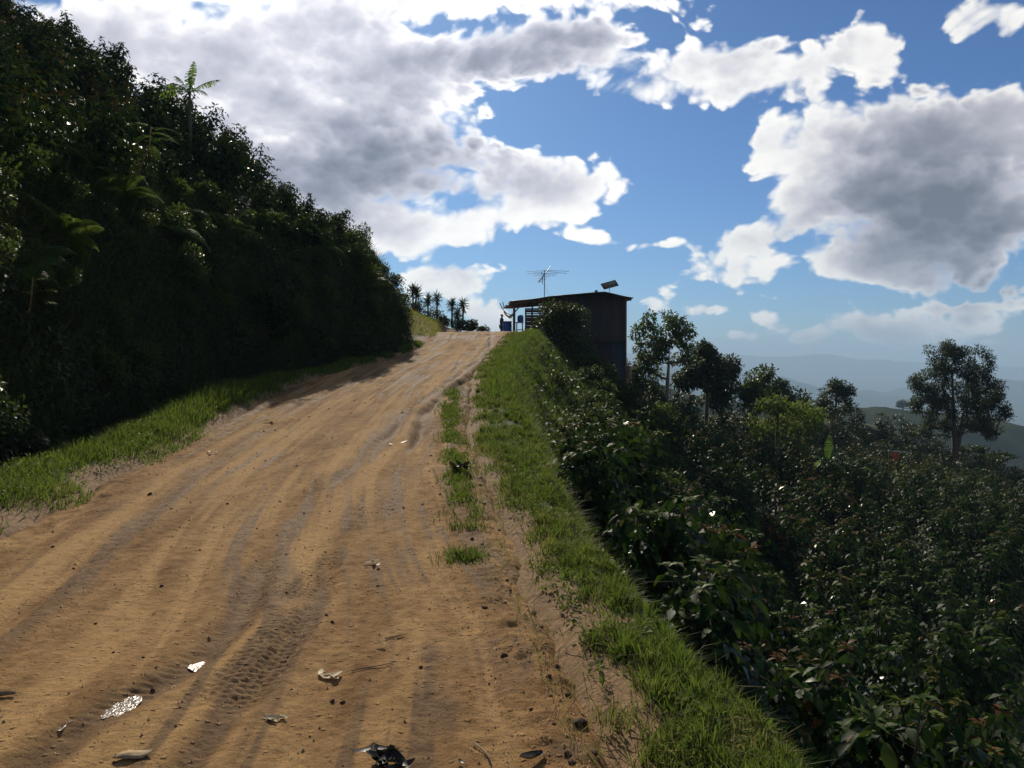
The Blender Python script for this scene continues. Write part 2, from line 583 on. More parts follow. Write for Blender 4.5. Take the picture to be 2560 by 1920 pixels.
M['grass'] = foliage('grass_blade', [(0.0, (0.016, 0.036, 0.010)), (0.45, (0.052, 0.098, 0.018)), (0.75, (0.11, 0.138, 0.027)), (0.9, (0.17, 0.145, 0.05)), (1.0, (0.25, 0.18, 0.085))], rough=0.6, trans=0.40, spec=.05, trans_col=(0.24, 0.33, 0.04))
M['grass_yellow'] = foliage('yellow_grass', [(0.0, (0.05, 0.08, 0.015)), (0.6, (0.13, 0.16, 0.03)), (1.0, (0.26, 0.20, 0.06))], rough=0.5, trans=0.45, trans_col=(0.35, 0.36, 0.06))
M['tree_leaf'] = foliage('tree_leaf', [(0.0, (0.020, 0.036, 0.012)), (0.6, (0.050, 0.080, 0.018)), (1.0, (0.11, 0.12, 0.03))], rough=0.45, trans=0.35)
M['dark_leaf'] = foliage('dark_tree_leaf', [(0.0, (0.012, 0.022, 0.011)), (0.6, (0.026, 0.045, 0.017)), (1.0, (0.055, 0.075, 0.025))], rough=0.55, trans=0.2)
M['yellow_leaf'] = foliage('yellow_green_leaf', [(0.0, (0.05, 0.075, 0.015)), (0.6, (0.12, 0.16, 0.025)), (1.0, (0.20, 0.21, 0.04))], rough=0.6, trans=0.45, spec=0.05)
M['banana'] = foliage('banana_leaf', [(0.0, (0.04, 0.075, 0.02)), (0.6, (0.08, 0.15, 0.03)), (1.0, (0.16, 0.20, 0.05))], rough=0.35, trans=0.5, trans_col=(0.25, 0.40, 0.05))
M['yucca'] = foliage('yucca_leaf', [(0.0, (0.02, 0.04, 0.018)), (0.6, (0.045, 0.075, 0.03)), (1.0, (0.09, 0.11, 0.05))], rough=0.45, trans=0.15)
M['bark'] = plain('bark', (0.12, 0.085, 0.055), (0.05, 0.035, 0.025), 14.0, 0.9, bump=0.6, stretch=(1, 1, 0.25))
M['pale_bark'] = plain('pale_bark', (0.26, 0.21, 0.15), (0.12, 0.09, 0.06), 12.0, 0.85, bump=0.4, stretch=(1, 1, 0.3))
M['stem'] = plain('green_stem', (0.09, 0.08, 0.035), (0.04, 0.045, 0.02), 10.0, 0.7)
M['red_stem'] = plain('reddish_stem', (0.30, 0.16, 0.08), (0.16, 0.08, 0.04), 12.0, 0.7)
M['dry_leaf'] = foliage('dry_leaf', [(0.0, (0.06, 0.03, 0.015)), (0.6, (0.14, 0.08, 0.035)), (1.0, (0.25, 0.17, 0.08))], rough=0.7, trans=0.2, trans_col=(0.2, 0.12, 0.04))
# ------------------------------------------------------------------ the lie of the land
Z_ROAD = [(-14, -.15), (0, 0), (7, .02), (12, .18), (15.6, .41), (20.8, .80), (27, 1.30), (33, 1.80), (40, 2.50), (45, 2.93), (48, 3.0), (50, 2.95), (54, 2.72), (57, 2.52), (65, 2.3), (80, 1.0), (140, -4)]
X_LEFT = [(-14, -3.2), (3.3, -3.75), (7.4, -4.43), (15.6, -5.3), (20.8, -5.5), (26, -5.0), (33, -3.75), (40, -3.7), (45, -4.0), (60, -4.6), (140, -9)]
X_RIGHT = [(-14, .7), (3.3, .38), (4.3, .27), (5.65, .12), (7.4, -.06), (13.5, -.73), (20.8, -1.05), (27, -1.1), (33, -.85), (40, -.45), (45, -.1), (60, .3), (140, 2)]
X_BRINK = [(-14, 1.5), (3.3, 1.07), (4.33, .95), (5.65, .78), (7.75, .55), (13.5, .35), (20, -.05), (27, .05), (33, .35), (38, .8), (45, 1.4), (50, 1.9), (60, 3.0), (140, 6)]
Z_REF = [(-14, -.15), (0, 0), (7, .02), (12, .18), (15.6, .41), (20.8, .80), (27, 1.30), (33, 1.80), (40, 2.50), (45, 2.9), (52, 2.85), (66, 2.8), (75, 2.6), (90, 2.4), (140, 2)]
X_BANK = [(-14, -6.4), (8, -6.9), (12, -7.2), (20, -7.6), (24.5, -6.5), (29.5, -4.75), (34, -4.15), (36, -4.6), (38, -6.4), (41, -11), (45, -18), (60, -42), (140, -100)]


def zr(y): return smooth_interp(y, Z_ROAD)
def xl(y): return smooth_interp(y, X_LEFT) + 0.16 * fbm(np.asarray(y, float) * 0.9, 3.3, 3, 5)
def xr(y): return smooth_interp(y, X_RIGHT) + 0.10 * fbm(np.asarray(y, float) * 1.3, 8.3, 3, 6)
def xb(y): return smooth_interp(y, X_BRINK) + 0.10 * fbm(np.asarray(y, float) * 0.7, 1.3, 3, 9)
def xk(y):
    y = np.asarray(y, float)
    return np.interp(y, [p[0] for p in X_BANK], [p[1] for p in X_BANK]) + 0.30 * fbm(y * 0.35, 4.4, 3, 12) * sstep(y, 60, 30)


# the ground, everywhere (x, y may be arrays)
EDGE_U = [-2.0, .10, .137, .21, .285, .40, .48, .533, .60, 1.2]
EDGE_Y = [75, 70, 60, 66, 75, 88, 88, 82, 78, 78]


def ground(x, y):
    x = np.asarray(x, float)
    y = np.asarray(y, float)
    x, y = np.broadcast_arrays(x, y)
    r = zr(y)
    L, R, B, K = xl(y), xr(y), xb(y), xk(y)
    # --- right of the brink
    zref = smooth_interp(y, Z_REF)
    steep = np.interp(y, [0, 10, 20, 35, 50, 90], [1.9, 1.8, 1.3, .95, .72, .70])
    depth = np.interp(y, [0, 8, 25, 90], [4.0, 4.0, 5.6, 6.0])
    d = np.maximum(x - B, 0)
    right = zref - depth * (1 - np.exp(-steep * d / depth)) - 0.12 * d
    gx = 4.2 + 0.10 * y
    right -= 1.2 * np.exp(-((x - gx) / 1.5) ** 2) * sstep(y, 2, 7) * sstep(y, 45, 30)
    right += 1.9 * np.exp(-((x - 35) / 14) ** 2 - ((y - 88) / 16) ** 2)
    ue = x / np.maximum(y, 1.0)
    yee = np.interp(ue, EDGE_U, EDGE_Y)
    right -= 2.3 * sstep(d, 3, 9) * sstep(y, 12, 28) * np.maximum(sstep(yee - y, -3, 11), sstep(ue, .44, .52))
    right += 0.22 * fbm(x * 0.35, y * 0.35, 3, 21) * sstep(d, 0.5, 4)
    # --- road and verges
    t = np.clip((x - R) / np.maximum(B - R, .05), 0, 1)
    verge_r = r + (zref - r) * t + 0.05 * np.sin(np.pi * t) + 0.02 * fbm(x * 3, y * 3, 2, 3)
    # --- left: verge, ditch, cut bank, hillside
    vl = np.maximum(L - x, 0)
    wv = np.maximum(L - K, 0.15)
    tv = np.clip(vl / wv, 0, 1)
    verge_l = r + 0.10 * np.sin(np.pi * np.clip(tv / 0.6, 0, 1)) - 0.20 * np.exp(-((tv - 0.82) / 0.13) ** 2) * np.clip(wv / 1.2, 0, 1) + 0.03 * fbm(x * 2, y * 2, 2, 4)
    dk = np.maximum(K - x, 0)
    h1 = np.interp(dk, [0, .15, .5, 1.0, 1.6, 2.4, 12, 40], [0, .5, 2.1, 3.5, 4.3, 4.9, 10.6, 25])
    h1 = h1 - 0.8 * sstep(y, 19, 31) * sstep(dk, .2, 1.0) * sstep(dk, 12, 5)
    fade = sstep(y, 62, 46)
    h1 = h1 * fade + (1 - fade) * np.minimum(0.28 * dk, 6.0)
    lump = 0.55 * fbm(x * 0.5 + 4, y * 0.45, 3, 31) * sstep(dk, 0.0, 1.2)
    mound = sstep(y, 40, 48) * np.interp(np.maximum(L + 0.1 - x, 0), [0, .6, 2.2, 6, 60], [0, .5, 1.35, 2.6, 3.2]) * sstep(y, 100, 75)
    left = verge_l + np.maximum(h1 + lump * fade, mound)
    z = np.where(x < L, left, np.where(x < R, r, np.where(x < B, verge_r, right)))
    crest = 3.10 + 0.28 * np.maximum(-2.4 - x, 0) - 0.35 * np.maximum(x + 2.4, 0)
    wc = sstep(y, 50.5, 54) * sstep(y, 75, 62) * (x < 0) * (x > -14)
    z = np.where(wc > 0, np.maximum(z, z + (crest - z) * wc), z)
    # --- the spur ends and falls away into the valley
    u = x / np.maximum(y, 1.0)
    ye = np.interp(u, EDGE_U, EDGE_Y)
    over = np.maximum(y - ye - 3, 0)
    z = z - 0.45 * over ** 1.25
    z = z - 0.02 * np.maximum(-y - 4, 0) ** 2 * 0
    z = z - 0.05 * np.maximum(np.abs(x - 10) - 70, 0) ** 1.4
    return z


def gz(x, y):
    return float(ground(np.array([x]), np.array([y]))[0])


def grid_mesh(name, xs, ys, zf, smooth=True, tint=None):
    Xg, Yg = np.meshgrid(xs, ys)
    Zg = zf(Xg, Yg)
    nx, ny = len(xs), len(ys)
    i = (np.arange(ny - 1)[:, None] * nx + np.arange(nx - 1)[None, :])
    F = np.stack([i, i + 1, i + nx + 1, i + nx], -1).reshape(-1, 4)
    g = Geo()
    g.add(np.stack([Xg, Yg, Zg], -1).reshape(-1, 3), F, 0.5 if tint is None else tint(Xg, Yg).ravel())
    return g.mesh(name, smooth)


def soil_material():
    m, X, out = new_mat('hillside_soil')
    geo = X.node('ShaderNodeNewGeometry')
    pos = geo.outputs['Position']
    big = X.noise(pos, 0.5, 4.0, 0.6).outputs[0]
    fine = X.noise(pos, 9.0, 6.0, 0.65).outputs[0]
    bare = tint_of(X)                       # 1 = trodden bare soil, 0 = overgrown
    green = X.ramp(fine, [(0.25, (0.020, 0.028, 0.010)), (0.55, (0.045, 0.055, 0.016)), (0.8, (0.09, 0.085, 0.03))])
    brown = X.ramp(fine, [(0.25, (0.13, 0.075, 0.038)), (0.55, (0.24, 0.145, 0.07)), (0.8, (0.33, 0.21, 0.11))])
    f = X.smooth(X.add(bare, X.mul(X.sub(big, 0.5), 0.5)), 0.35, 0.65)
    col = X.mix(f, green, brown)
    p = X.node('ShaderNodeBsdfPrincipled')
    X.put(p.inputs['Base Color'], col)
    p.inputs['Roughness'].default_value = 0.95
    p.inputs['Specular IOR Level'].default_value = 0.2
    b = X.node('ShaderNodeBump')
    b.inputs['Strength'].default_value = 0.7
    b.inputs['Distance'].default_value = 0.05
    X.put(b.inputs['Height'], fine)
    X.put(p.inputs['Normal'], b.outputs[0])
    X.put(out.inputs['Surface'], p.outputs[0])
    return m


def hillside_z(x, y):
    z = ground(x, y)
    under = sstep(x, xl(y) - 0.12, xl(y) + 0.10) * sstep(x, xr(y) + 0.10, xr(y) - 0.12)
    return z - 0.16 * under


def hillside_bare(x, y):
    L, R, B = xl(y), xr(y), xb(y)
    a = np.exp(-(np.maximum(L - x, 0) / 0.35) ** 2) * (x < R + .5)
    b = np.exp(-(np.maximum(x - R, 0) / 0.22) ** 2) * (x > L - .5)
    c = sstep(y, 38, 46) * sstep(x, -6.5, -4.5) * sstep(x, B + 1, B)
    return np.clip(np.maximum(np.maximum(a, b), c * .8), 0, 1)


xs = np.concatenate([np.arange(-62, -11, 0.8), np.arange(-11, 6, 0.16), np.arange(6, 30, .5), np.arange(30, 112, 1.0)])
ys = np.concatenate([np.arange(-14, 2, .6), np.arange(2, 22, .2), np.arange(22, 62, .35), np.arange(62, 150, 1.2)])
structure('hillside', grid_mesh('hillside', xs, ys, hillside_z, True, hillside_bare), soil_material())

# ------------------------------------------------------------------ the dirt road
RUT_MAIN = [(-4, -2.1), (3.3, -1.95), (4.0, -1.83), (4.8, -1.62), (6.8, -1.98), (9.5, -2.15), (13.2, -1.95), (17, -2.0), (21.8, -1.7), (30, -.95), (38, -.9), (46, -1.2), (60, -1.5)]
RUT_LEFT = [(-4, -2.9), (3.3, -2.95), (4.9, -3.0), (7.8, -3.45), (11.6, -4.1), (16, -4.4), (22, -4.3), (30, -3.1), (40, -2.8), (60, -3.2)]
RUT_MID = [(-4, -1.2), (3.3, -1.30), (5, -1.22), (7, -1.45), (10, -1.60), (14, -1.5), (20, -1.75), (28, -1.7), (40, -1.9), (60, -2.2)]
RUT_RIGHT = [(-4, -.15), (3.3, -.30), (5, -.42), (7.5, -.72), (10.0, -.95), (13, -1.15), (18, -1.25), (26, -1.35), (40, -.9), (60, -.7)]


ROAD_LINE = [(-6, -1.1), (3.3, -1.45), (5, -1.6), (7.4, -2.2), (11, -2.75), (15.6, -3.05), (20.8, -3.2), (27, -2.9), (33, -2.3), (45, -2.1), (66, -2.4)]


def lat(x, y, pts): return x - smooth_interp(y, pts)


def trough(d, w, sharp=2.0):
    return np.exp(-np.abs(d / w) ** sharp)


def road_fields(x, y):
    """height above the road bed, mud (damp, darker), pale dust"""
    q_ = x - smooth_interp(y, ROAD_LINE)          # offset across the road, so that streaks follow it
    n_long = fbm(q_ * 4.2, y * 0.22, 4, 41)
    n_mid = fbm(q_ * 2.0, y * 0.6, 4, 42)
    n_line = fbm(q_ * 15, y * 0.30, 3, 57)
    n_fine = fbm(x * 11, y * 6, 3, 43)
    n_grit = fbm(x * 26, y * 19, 3, 45)
    near = sstep(y, 16, 5)
    z = 0.045 * fbm(x * .5, y * .3, 2, 40) + 0.016 * n_long + 0.006 * n_mid + 0.005 * n_line + 0.005 * n_fine + 0.005 * n_grit * near
    mud = np.zeros_like(x)
    pale = np.zeros_like(x)
    along = fbm(x * 0 + 3, y * .55, 3, 44)
    gate = 0.35 + 0.65 * sstep(along, -.4, .35)
    wob = 0.05 * fbm(x * 0 + 9, y * .8, 3, 46)
    d = lat(x, y, RUT_MAIN) + wob
    k = trough(d, .10, 2.5) * gate
    z -= 0.055 * k
    z += 0.014 * (trough(d - .20, .09) + .8 * trough(d + .20, .09)) * gate
    mud += 1.1 * trough(d, .14, 2.5) * gate * (.75 + .8 * n_mid)
    pale += 1.3 * trough(d - .30, .13, 3) * (.7 + .6 * n_long) + .8 * trough(d + .42, .15, 3) * (.6 + .6 * n_long)
    # tread marks only where the mud kept them
    keep = sstep(fbm(x * 2.0, y * .7, 3, 47), -.05, .35) * near
    tread = np.sin((y + np.abs(d) * .7) * 2 * np.pi / 0.07)
    z += 0.0060 * tread * trough(d - .01, .11, 4) * gate * keep
    for pts, dep, w, s in ((RUT_LEFT, .024, .10, 50), (RUT_MID, .022, .075, 51), (RUT_RIGHT, .020, .09, 52)):
        d2 = lat(x, y, pts) + .06 * fbm(x * 0 + s, y * .6, 3, s + 3)
        g2 = sstep(fbm(x * 0 + s, y * .35, 3, s), -.25, .4)
        z -= dep * trough(d2, w, 3) * g2
        z += dep * .4 * (trough(d2 - w * 1.8, w * .7) + trough(d2 + w * 1.8, w * .7)) * g2
        mud += 0.55 * trough(d2, w * 1.2, 3) * g2 * (.6 + .8 * n_mid)
        pale += 0.8 * trough(d2 + w * 2.6, w * 1.3, 3) * g2
        z += 0.0032 * np.sin((y - np.abs(d2) * .7) * 2 * np.pi / 0.055) * trough(d2, w, 4) * g2 * keep
    # faint old wheel lines everywhere
    lines = np.sin(q_ * 2 * np.pi / .31 + 2.2 * fbm(x * .6, y * .25, 3, 48))
    z += 0.0045 * lines * sstep(fbm(x * .8, y * .3, 3, 49), -.1, .5)
    mud += .50 * sstep(lines, .45, 1) * sstep(fbm(x * .8, y * .3, 3, 49), -.1, .5)
    # wide tread-marked patches of drying mud
    for (cx, cy, wx, wy) in ((-1.32, 4.65, .19, .75), (-1.42, 6.3, .13, .7), (-1.38, 9.6, .26, 2.1), (-1.75, 15.5, .28, 2.0)):
        qx, qy = x - cx + .05 * n_mid, y - cy + .12 * n_long
        q = np.clip(1.2 - np.abs(qx / wx) ** 4 - np.abs(qy / wy) ** 4, 0, 1)
        z += q * (-0.014 + 0.0060 * np.sin(y * 2 * np.pi / .065) * np.sign(np.sin(x * 2 * np.pi / .10)) * near)
        mud = mud * (1 - q) + q * 0.34
        pale += q * .15
    # an eroded channel that crosses from the middle to the right higher up
    e = lat(x, y, [(8, -1.0), (12, -1.35), (16, -1.75), (20, -1.55), (25, -1.0), (30, -.75), (36, -.7), (40, -.6)]) + .10 * fbm(x * 0, y * .9, 3, 53)
    eg = sstep(y, 10, 15) * sstep(y, 38, 32) * (.35 + .65 * sstep(fbm(x * 0 + 1, y * .5, 2, 54), -.3, .3))
    z -= 0.10 * trough(e + .05 * n_mid, .11, 2) * eg
    z += 0.05 * trough(e + .26, .14) * eg
    mud += 0.55 * trough(e, .13) * eg
    far = sstep(y, 20, 34)
    z += far * (0.05 * fbm(x * 1.3, y * .9, 4, 55))
    mud += far * .4 * sstep(fbm(x * 1.1, y * .6, 3, 56), .1, .5)
    # crumbly right edge, slightly raised, and the shoulder on the left
    R, L = xr(y), xl(y)
    er = np.exp(-((R - x) / .60) ** 2)
    z += er * (0.012 + 0.035 * np.maximum(fbm(x * 6, y * 5, 4, 61), -.2))
    mud += er * .55 * sstep(fbm(x * 3.5, y * 2.6, 4, 63), -.05, .35)
    el_ = np.exp(-((x - L) / .45) ** 2)
    z += el_ * 0.03 * fbm(x * 5, y * 4, 4, 62)
    mud += .50 * sstep(n_long + .4 * n_mid + .3 * n_line, .05, .6) + .30 * sstep(fbm(q_ * 1.1, y * .2, 3, 66), -.05, .5) + .30 * sstep(n_line, .1, .6)
    pale += .9 * sstep(-n_long - .35 * n_line, .15, .6)
    z = z - 0.20 * sstep(L - x, -.04, .22) - 0.20 * sstep(x - R, -.04, .22)
    return z, np.clip(mud, 0, 1), np.clip(pale, 0, 1)


def road_material():
    m, X, out = new_mat('packed_earth')
    geo = X.node('ShaderNodeNewGeometry')
    pos = geo.outputs['Position']
    mud = tint_of(X)
    a2 = X.node('ShaderNodeAttribute')
    a2.attribute_name = 'pale'
    mp = X.node('ShaderNodeMapping')
    mp.inputs['Scale'].default_value = (1.0, 0.22, 1.0)
    X.put(mp.inputs[0], pos)
    n1 = X.noise(mp.outputs[0], 2.4, 6.0, 0.62).outputs[0]
    n2 = X.noise(pos, 30.0, 6.0, 0.75).outputs[0]
    n3 = X.noise(pos, 9.0, 5.0, 0.65).outputs[0]
    dry = X.ramp(X.add(X.mul(n1, 0.65), X.mul(n3, 0.35)), [(0.34, (0.120, 0.062, 0.026)), (0.47, (0.260, 0.146, 0.058)), (0.62, (0.40, 0.248, 0.105))])
    wet = X.ramp(n3, [(0.35, (0.078, 0.040, 0.017)), (0.65, (0.195, 0.112, 0.048))])
    dust = X.mix(n3, (0.37, 0.220, 0.088, 1), (0.50, 0.315, 0.136, 1))
    f = X.smooth(X.add(mud, X.mul(X.sub(n3, 0.5), 0.8)), 0.18, 0.72)
    col = X.mix(X.mul(a2.outputs['Fac'], 0.75), dry, dust)
    col = X.mix(X.mul(f, 0.85), col, wet)
    # clods and crumbs
    v = X.node('ShaderNodeTexVoronoi')
    v.inputs['Scale'].default_value = 21.0
    X.put(v.inputs['Vector'], pos)
    sepc = X.node('ShaderNodeSeparateColor')
    X.put(sepc.inputs[0], v.outputs['Color'])
    crumb = X.mul(X.smooth(v.outputs['Distance'], 0.34, 0.10), X.smooth(sepc.outputs[0], 0.72, 0.80))
    dark = X.mul(crumb, X.smooth(sepc.outputs[1], 0.3, 0.5))
    col = X.mix(X.mul(dark, 0.55), col, (0.07, 0.042, 0.026, 1))
    spk = X.smooth(n2, 0.62, 0.74)
    col = X.mix(X.mul(spk, 0.55), col, (0.58, 0.43, 0.26, 1))
    spd = X.smooth(n2, 0.42, 0.30)
    col = X.mix(X.mul(spd, 0.75), col, (0.07, 0.04, 0.022, 1))
    p = X.node('ShaderNodeBsdfPrincipled')
    X.put(p.inputs['Base Color'], col)
    X.put(p.inputs['Roughness'], X.lin(f, 0.0, 1.0, 0.97, 0.80))
    p.inputs['Specular IOR Level'].default_value = 0.07
    b = X.node('ShaderNodeBump')
    b.inputs['Strength'].default_value = 1.0
    b.inputs['Distance'].default_value = 0.022
    X.put(b.inputs['Height'], X.add(X.add(X.mul(n3, 0.7), X.mul(n2, 0.6)), X.mul(crumb, 0.5)))
    X.put(p.inputs['Normal'], b.outputs[0])
    X.put(out.inputs['Surface'], p.outputs[0])
    return m


def build_road():
    ys = [-6.0]
    while ys[-1] < 66:
        ys.append(ys[-1] + max(0.009, 0.0030 * abs(ys[-1])) if ys[-1] > 2.4 else ys[-1] + 0.12)
    ys = np.array(ys)
    n = 330
    t = np.linspace(0, 1, n)
    L, R = xl(ys) - 0.30, xr(ys) + 0.30
    Xg = L[:, None] + (R - L)[:, None] * t[None, :]
    Yg = np.repeat(ys[:, None], n, 1)
    dz, mud, pale = road_fields(Xg, Yg)
    Zg = zr(Yg) + dz
    i = (np.arange(len(ys) - 1)[:, None] * n + np.arange(n - 1)[None, :])
    F = np.stack([i, i + 1, i + n + 1, i + n], -1).reshape(-1, 4)
    g = Geo()
    g.add(np.stack([Xg, Yg, Zg], -1).reshape(-1, 3), F, mud.ravel())
    me = g.mesh('dirt_road', True)
    a = me.attributes.new('pale', 'FLOAT', 'POINT')
    a.data.foreach_set('value', pale.ravel().astype(np.float32))
    structure('dirt_road', me, road_material())


def road_z(x, y):
    x, y = np.atleast_1d(np.asarray(x, float)), np.atleast_1d(np.asarray(y, float))
    return zr(y) + road_fields(x, y)[0]


build_road()


# ------------------------------------------------------------------ valley and far ridges
def far_material(name, a, b, sc):
    m, X, out = new_mat(name)
    geo = X.node('ShaderNodeNewGeometry')
    n = X.noise(geo.outputs['Position'], sc, 6.0, 0.65).outputs[0]
    p = X.node('ShaderNodeBsdfPrincipled')
    X.put(p.inputs['Base Color'], X.mix(X.smooth(n, 0.35, 0.65), (*a, 1), (*b, 1)))
    p.inputs['Roughness'].default_value = 1.0
    p.inputs['Specular IOR Level'].default_value = 0.0
    X.put(out.inputs['Surface'], p.outputs[0])
    return m


def ridge(name, r0, half, crest_px, base, rough, mat, seed, nr=40, na=360):
    """a range of hills at distance r0: crest height given by bearing"""
    px = np.array([c[0] for c in crest_px], float)
    py = np.array([c[1] for c in crest_px], float)
    u = np.linspace(-1.15, 1.25, na)
    crest = 1.6 + (356 - np.interp(u, (px - 512) / 852, py)) / 852 * r0
    rr = np.linspace(-1, 1, nr)
    U, Rr = np.meshgrid(u, rr)
    Y = r0 + Rr * half
    Xx = U * r0
    prof = np.exp(-(np.abs(Rr) * 1.9) ** 1.6)
    nz = fbm(Xx / rough, Y / rough, 6, seed, 0.58)
    Z = base + (crest[None, :] - base) * prof + nz * rough * 0.085 * (0.35 + prof)
    i = (np.arange(nr - 1)[:, None] * na + np.arange(na - 1)[None, :])
    F = np.stack([i, i + 1, i + na + 1, i + na], -1).reshape(-1, 4)
    g = Geo()
    g.add(np.stack([Xx, Y, Z], -1).reshape(-1, 3), F)
    return structure(name, g.mesh(name, True), mat)


FAR_GREEN = far_material('distant_forest', (0.030, 0.045, 0.022), (0.055, 0.065, 0.030), 0.004)
MID_GREEN = far_material('wooded_hill', (0.022, 0.036, 0.014), (0.055, 0.062, 0.022), 0.03)
ridge('wooded_hill', 620, 330, [(-400, 300), (300, 330), (600, 372), (640, 379), (690, 398), (750, 405), (851, 408), (903, 411), (926, 414), (997, 424), (1024, 429), (1500, 470), (2200, 480)], -150, 60, MID_GREEN, 71, 60, 420)
ridge('mountain_ridge', 5200, 2300, [(-600, 360), (400, 350), (625, 366), (728, 376), (800, 386), (900, 392), (960, 388), (1000, 383), (1060, 380), (1500, 390), (2200, 400)], -320, 700, FAR_GREEN, 73)
ridge('mountain_range', 10500, 3600, [(-600, 345), (400, 342), (625, 352), (680, 355), (728, 357), (763, 361), (840, 363), (897, 367), (960, 371), (1024, 375), (1500, 380), (2200, 385)], -320, 1300, FAR_GREEN, 75)
g = Geo()
a = np.arange(48) * 2 * np.pi / 48
g.add(np.concatenate([np.stack([np.cos(a), np.sin(a), a * 0], -1) * 14200 + np.array([0, 0, -300.0])]), [np.array([list(range(48))])])
structure('valley_floor', g.mesh('valley_floor'), FAR_GREEN)
# ------------------------------------------------------------------ hut at the top of the road
M['sheet_brown'] = plain('weathered_sheet', (0.050, 0.032, 0.024), (0.020, 0.014, 0.012), 3.0, 0.65, 0.0, 0.2, (1, 1, 0.3))
M['sheet_teal'] = plain('teal_sheet', (0.018, 0.036, 0.042), (0.012, 0.018, 0.022), 3.0, 0.6, 0.0, 0.2, (1, 1, 0.3))
M['roof_metal'] = plain('rusty_roof_sheet', (0.16, 0.11, 0.085), (0.07, 0.045, 0.035), 2.5, 0.55, 0.3, 0.2)
M['timber'] = plain('old_timber', (0.21, 0.13, 0.075), (0.09, 0.055, 0.035), 9.0, 0.85, 0, 0.4, (1, 1, 0.2))
M['new_timber'] = plain('pale_timber', (0.36, 0.22, 0.11), (0.22, 0.13, 0.07), 9.0, 0.8, 0, 0.3, (0.3, 1, 1))
M['dark_metal'] = plain('dark_metal', (0.10, 0.10, 0.11), (0.05, 0.05, 0.055), 20.0, 0.5, 0.6)
M['alu'] = plain('grey_aluminium', (0.35, 0.35, 0.36), (0.25, 0.25, 0.26), 20.0, 0.45, 0.5)
M['panel_back'] = plain('panel_backing', (0.42, 0.41, 0.38), (0.34, 0.33, 0.31), 6.0, 0.6)
M['blue_plastic'] = plain('blue_plastic', (0.03, 0.15, 0.50), (0.02, 0.10, 0.36), 5.0, 0.4)
M['white_plastic'] = plain('pale_sheeting', (0.60, 0.62, 0.66), (0.42, 0.45, 0.50), 5.0, 0.6)
M['pale_board'] = plain('pale_board', (0.42, 0.38, 0.32), (0.28, 0.24, 0.19), 5.0, 0.8)
M['sack'] = plain('brown_sack', (0.30, 0.19, 0.12), (0.18, 0.11, 0.07), 12.0, 0.95, bump=0.3)
M['orange_cloth'] = plain('orange_cloth', (0.48, 0.11, 0.04), (0.35, 0.07, 0.03), 6.0, 0.95)
M['stone'] = plain('grey_stone', (0.22, 0.19, 0.16), (0.11, 0.09, 0.075), 9.0, 0.95, bump=0.6)
M['wire'] = plain('wire', (0.10, 0.10, 0.10), (0.06, 0.06, 0.06), 10.0, 0.5, 0.5)

HX, HY, HZ = 0.0, 50.0, 3.0
hut = thing('hut', 'dark shack of sheet metal and timber at the top of the road', 'hut', (HX, HY, HZ))


def roof_h(x):
    return np.interp(x, [-0.15, 1.35, 1.95, 4.75, 5.35, 6.70, 7.10], [1.80, 1.92, 2.05, 2.31, 2.36, 2.03, 1.97])


def corrugated(w, z0, z1, pitch=0.085, amp=0.012, flip=False):
    """a corrugated sheet standing in xz, w wide, from z0 to z1 (z1 may be a function of x)"""
    n = max(6, int(w / pitch * 4))
    x = np.linspace(0, w, n + 1)
    y = amp * np.sin(x / pitch * 2 * np.pi)
    a = np.stack([x, y, np.broadcast_to(z0(x) if callable(z0) else z0, x.shape)], -1)
    b = np.stack([x, y, np.broadcast_to(z1(x) if callable(z1) else z1, x.shape)], -1)
    V = np.concatenate([a, b, a + (0, .004, 0), b + (0, .004, 0)])
    k = n + 1
    i = np.arange(n)
    F = np.concatenate([np.stack([i, i + 1, k + i + 1, k + i], -1), np.stack([2 * k + i, 3 * k + i, 3 * k + i + 1, 2 * k + i + 1], -1),
                        np.stack([k + i, k + i + 1, 3 * k + i + 1, 3 * k + i], -1), np.array([[0, k, 3 * k, 2 * k], [n, 2 * k + n, 3 * k + n, k + n]])])
    return V, F


wall = thing('front_wall', '', '', (0, 0, 0))
for key in ('label', 'category'):
    del wall[key]
wall.parent = hut
cols = [(1.93, .80), (2.71, .80), (3.49, .36), (3.83, .46), (4.27, .80), (5.05, .80), (5.83, .83)]
for k, (x0, w) in enumerate(cols):
    top = (lambda x, x0=x0: roof_h(x + x0) - 0.05)
    mat = M['sheet_teal'] if k == 3 else M['sheet_brown']
    V, F = corrugated(w, -0.58, top)
    g = Geo().add(V + (x0, -0.012 * (k % 2), 0), F, random.uniform(.2, .8))
    link('wall_sheet', g.mesh('wall_sheet'), mat, wall)
    low = min(gz(x0, 50), gz(x0 + w, 50)) - HZ - 0.4
    V, F = corrugated(w, low, -0.50)
    g = Geo().add(V + (x0, 0.030 - 0.012 * (k % 2), 0), F, random.uniform(.1, .7))
    link('wall_sheet', g.mesh('wall_sheet'), M['sheet_teal'] if k == 6 else M['sheet_brown'], wall)
g = Geo()
g.beam((6.66, -0.02, gz(6.6, 50) - HZ - .4), (6.68, -0.02, 2.0), .10, .10)
link('corner_post', g.mesh('corner_post'), M['timber'], hut)
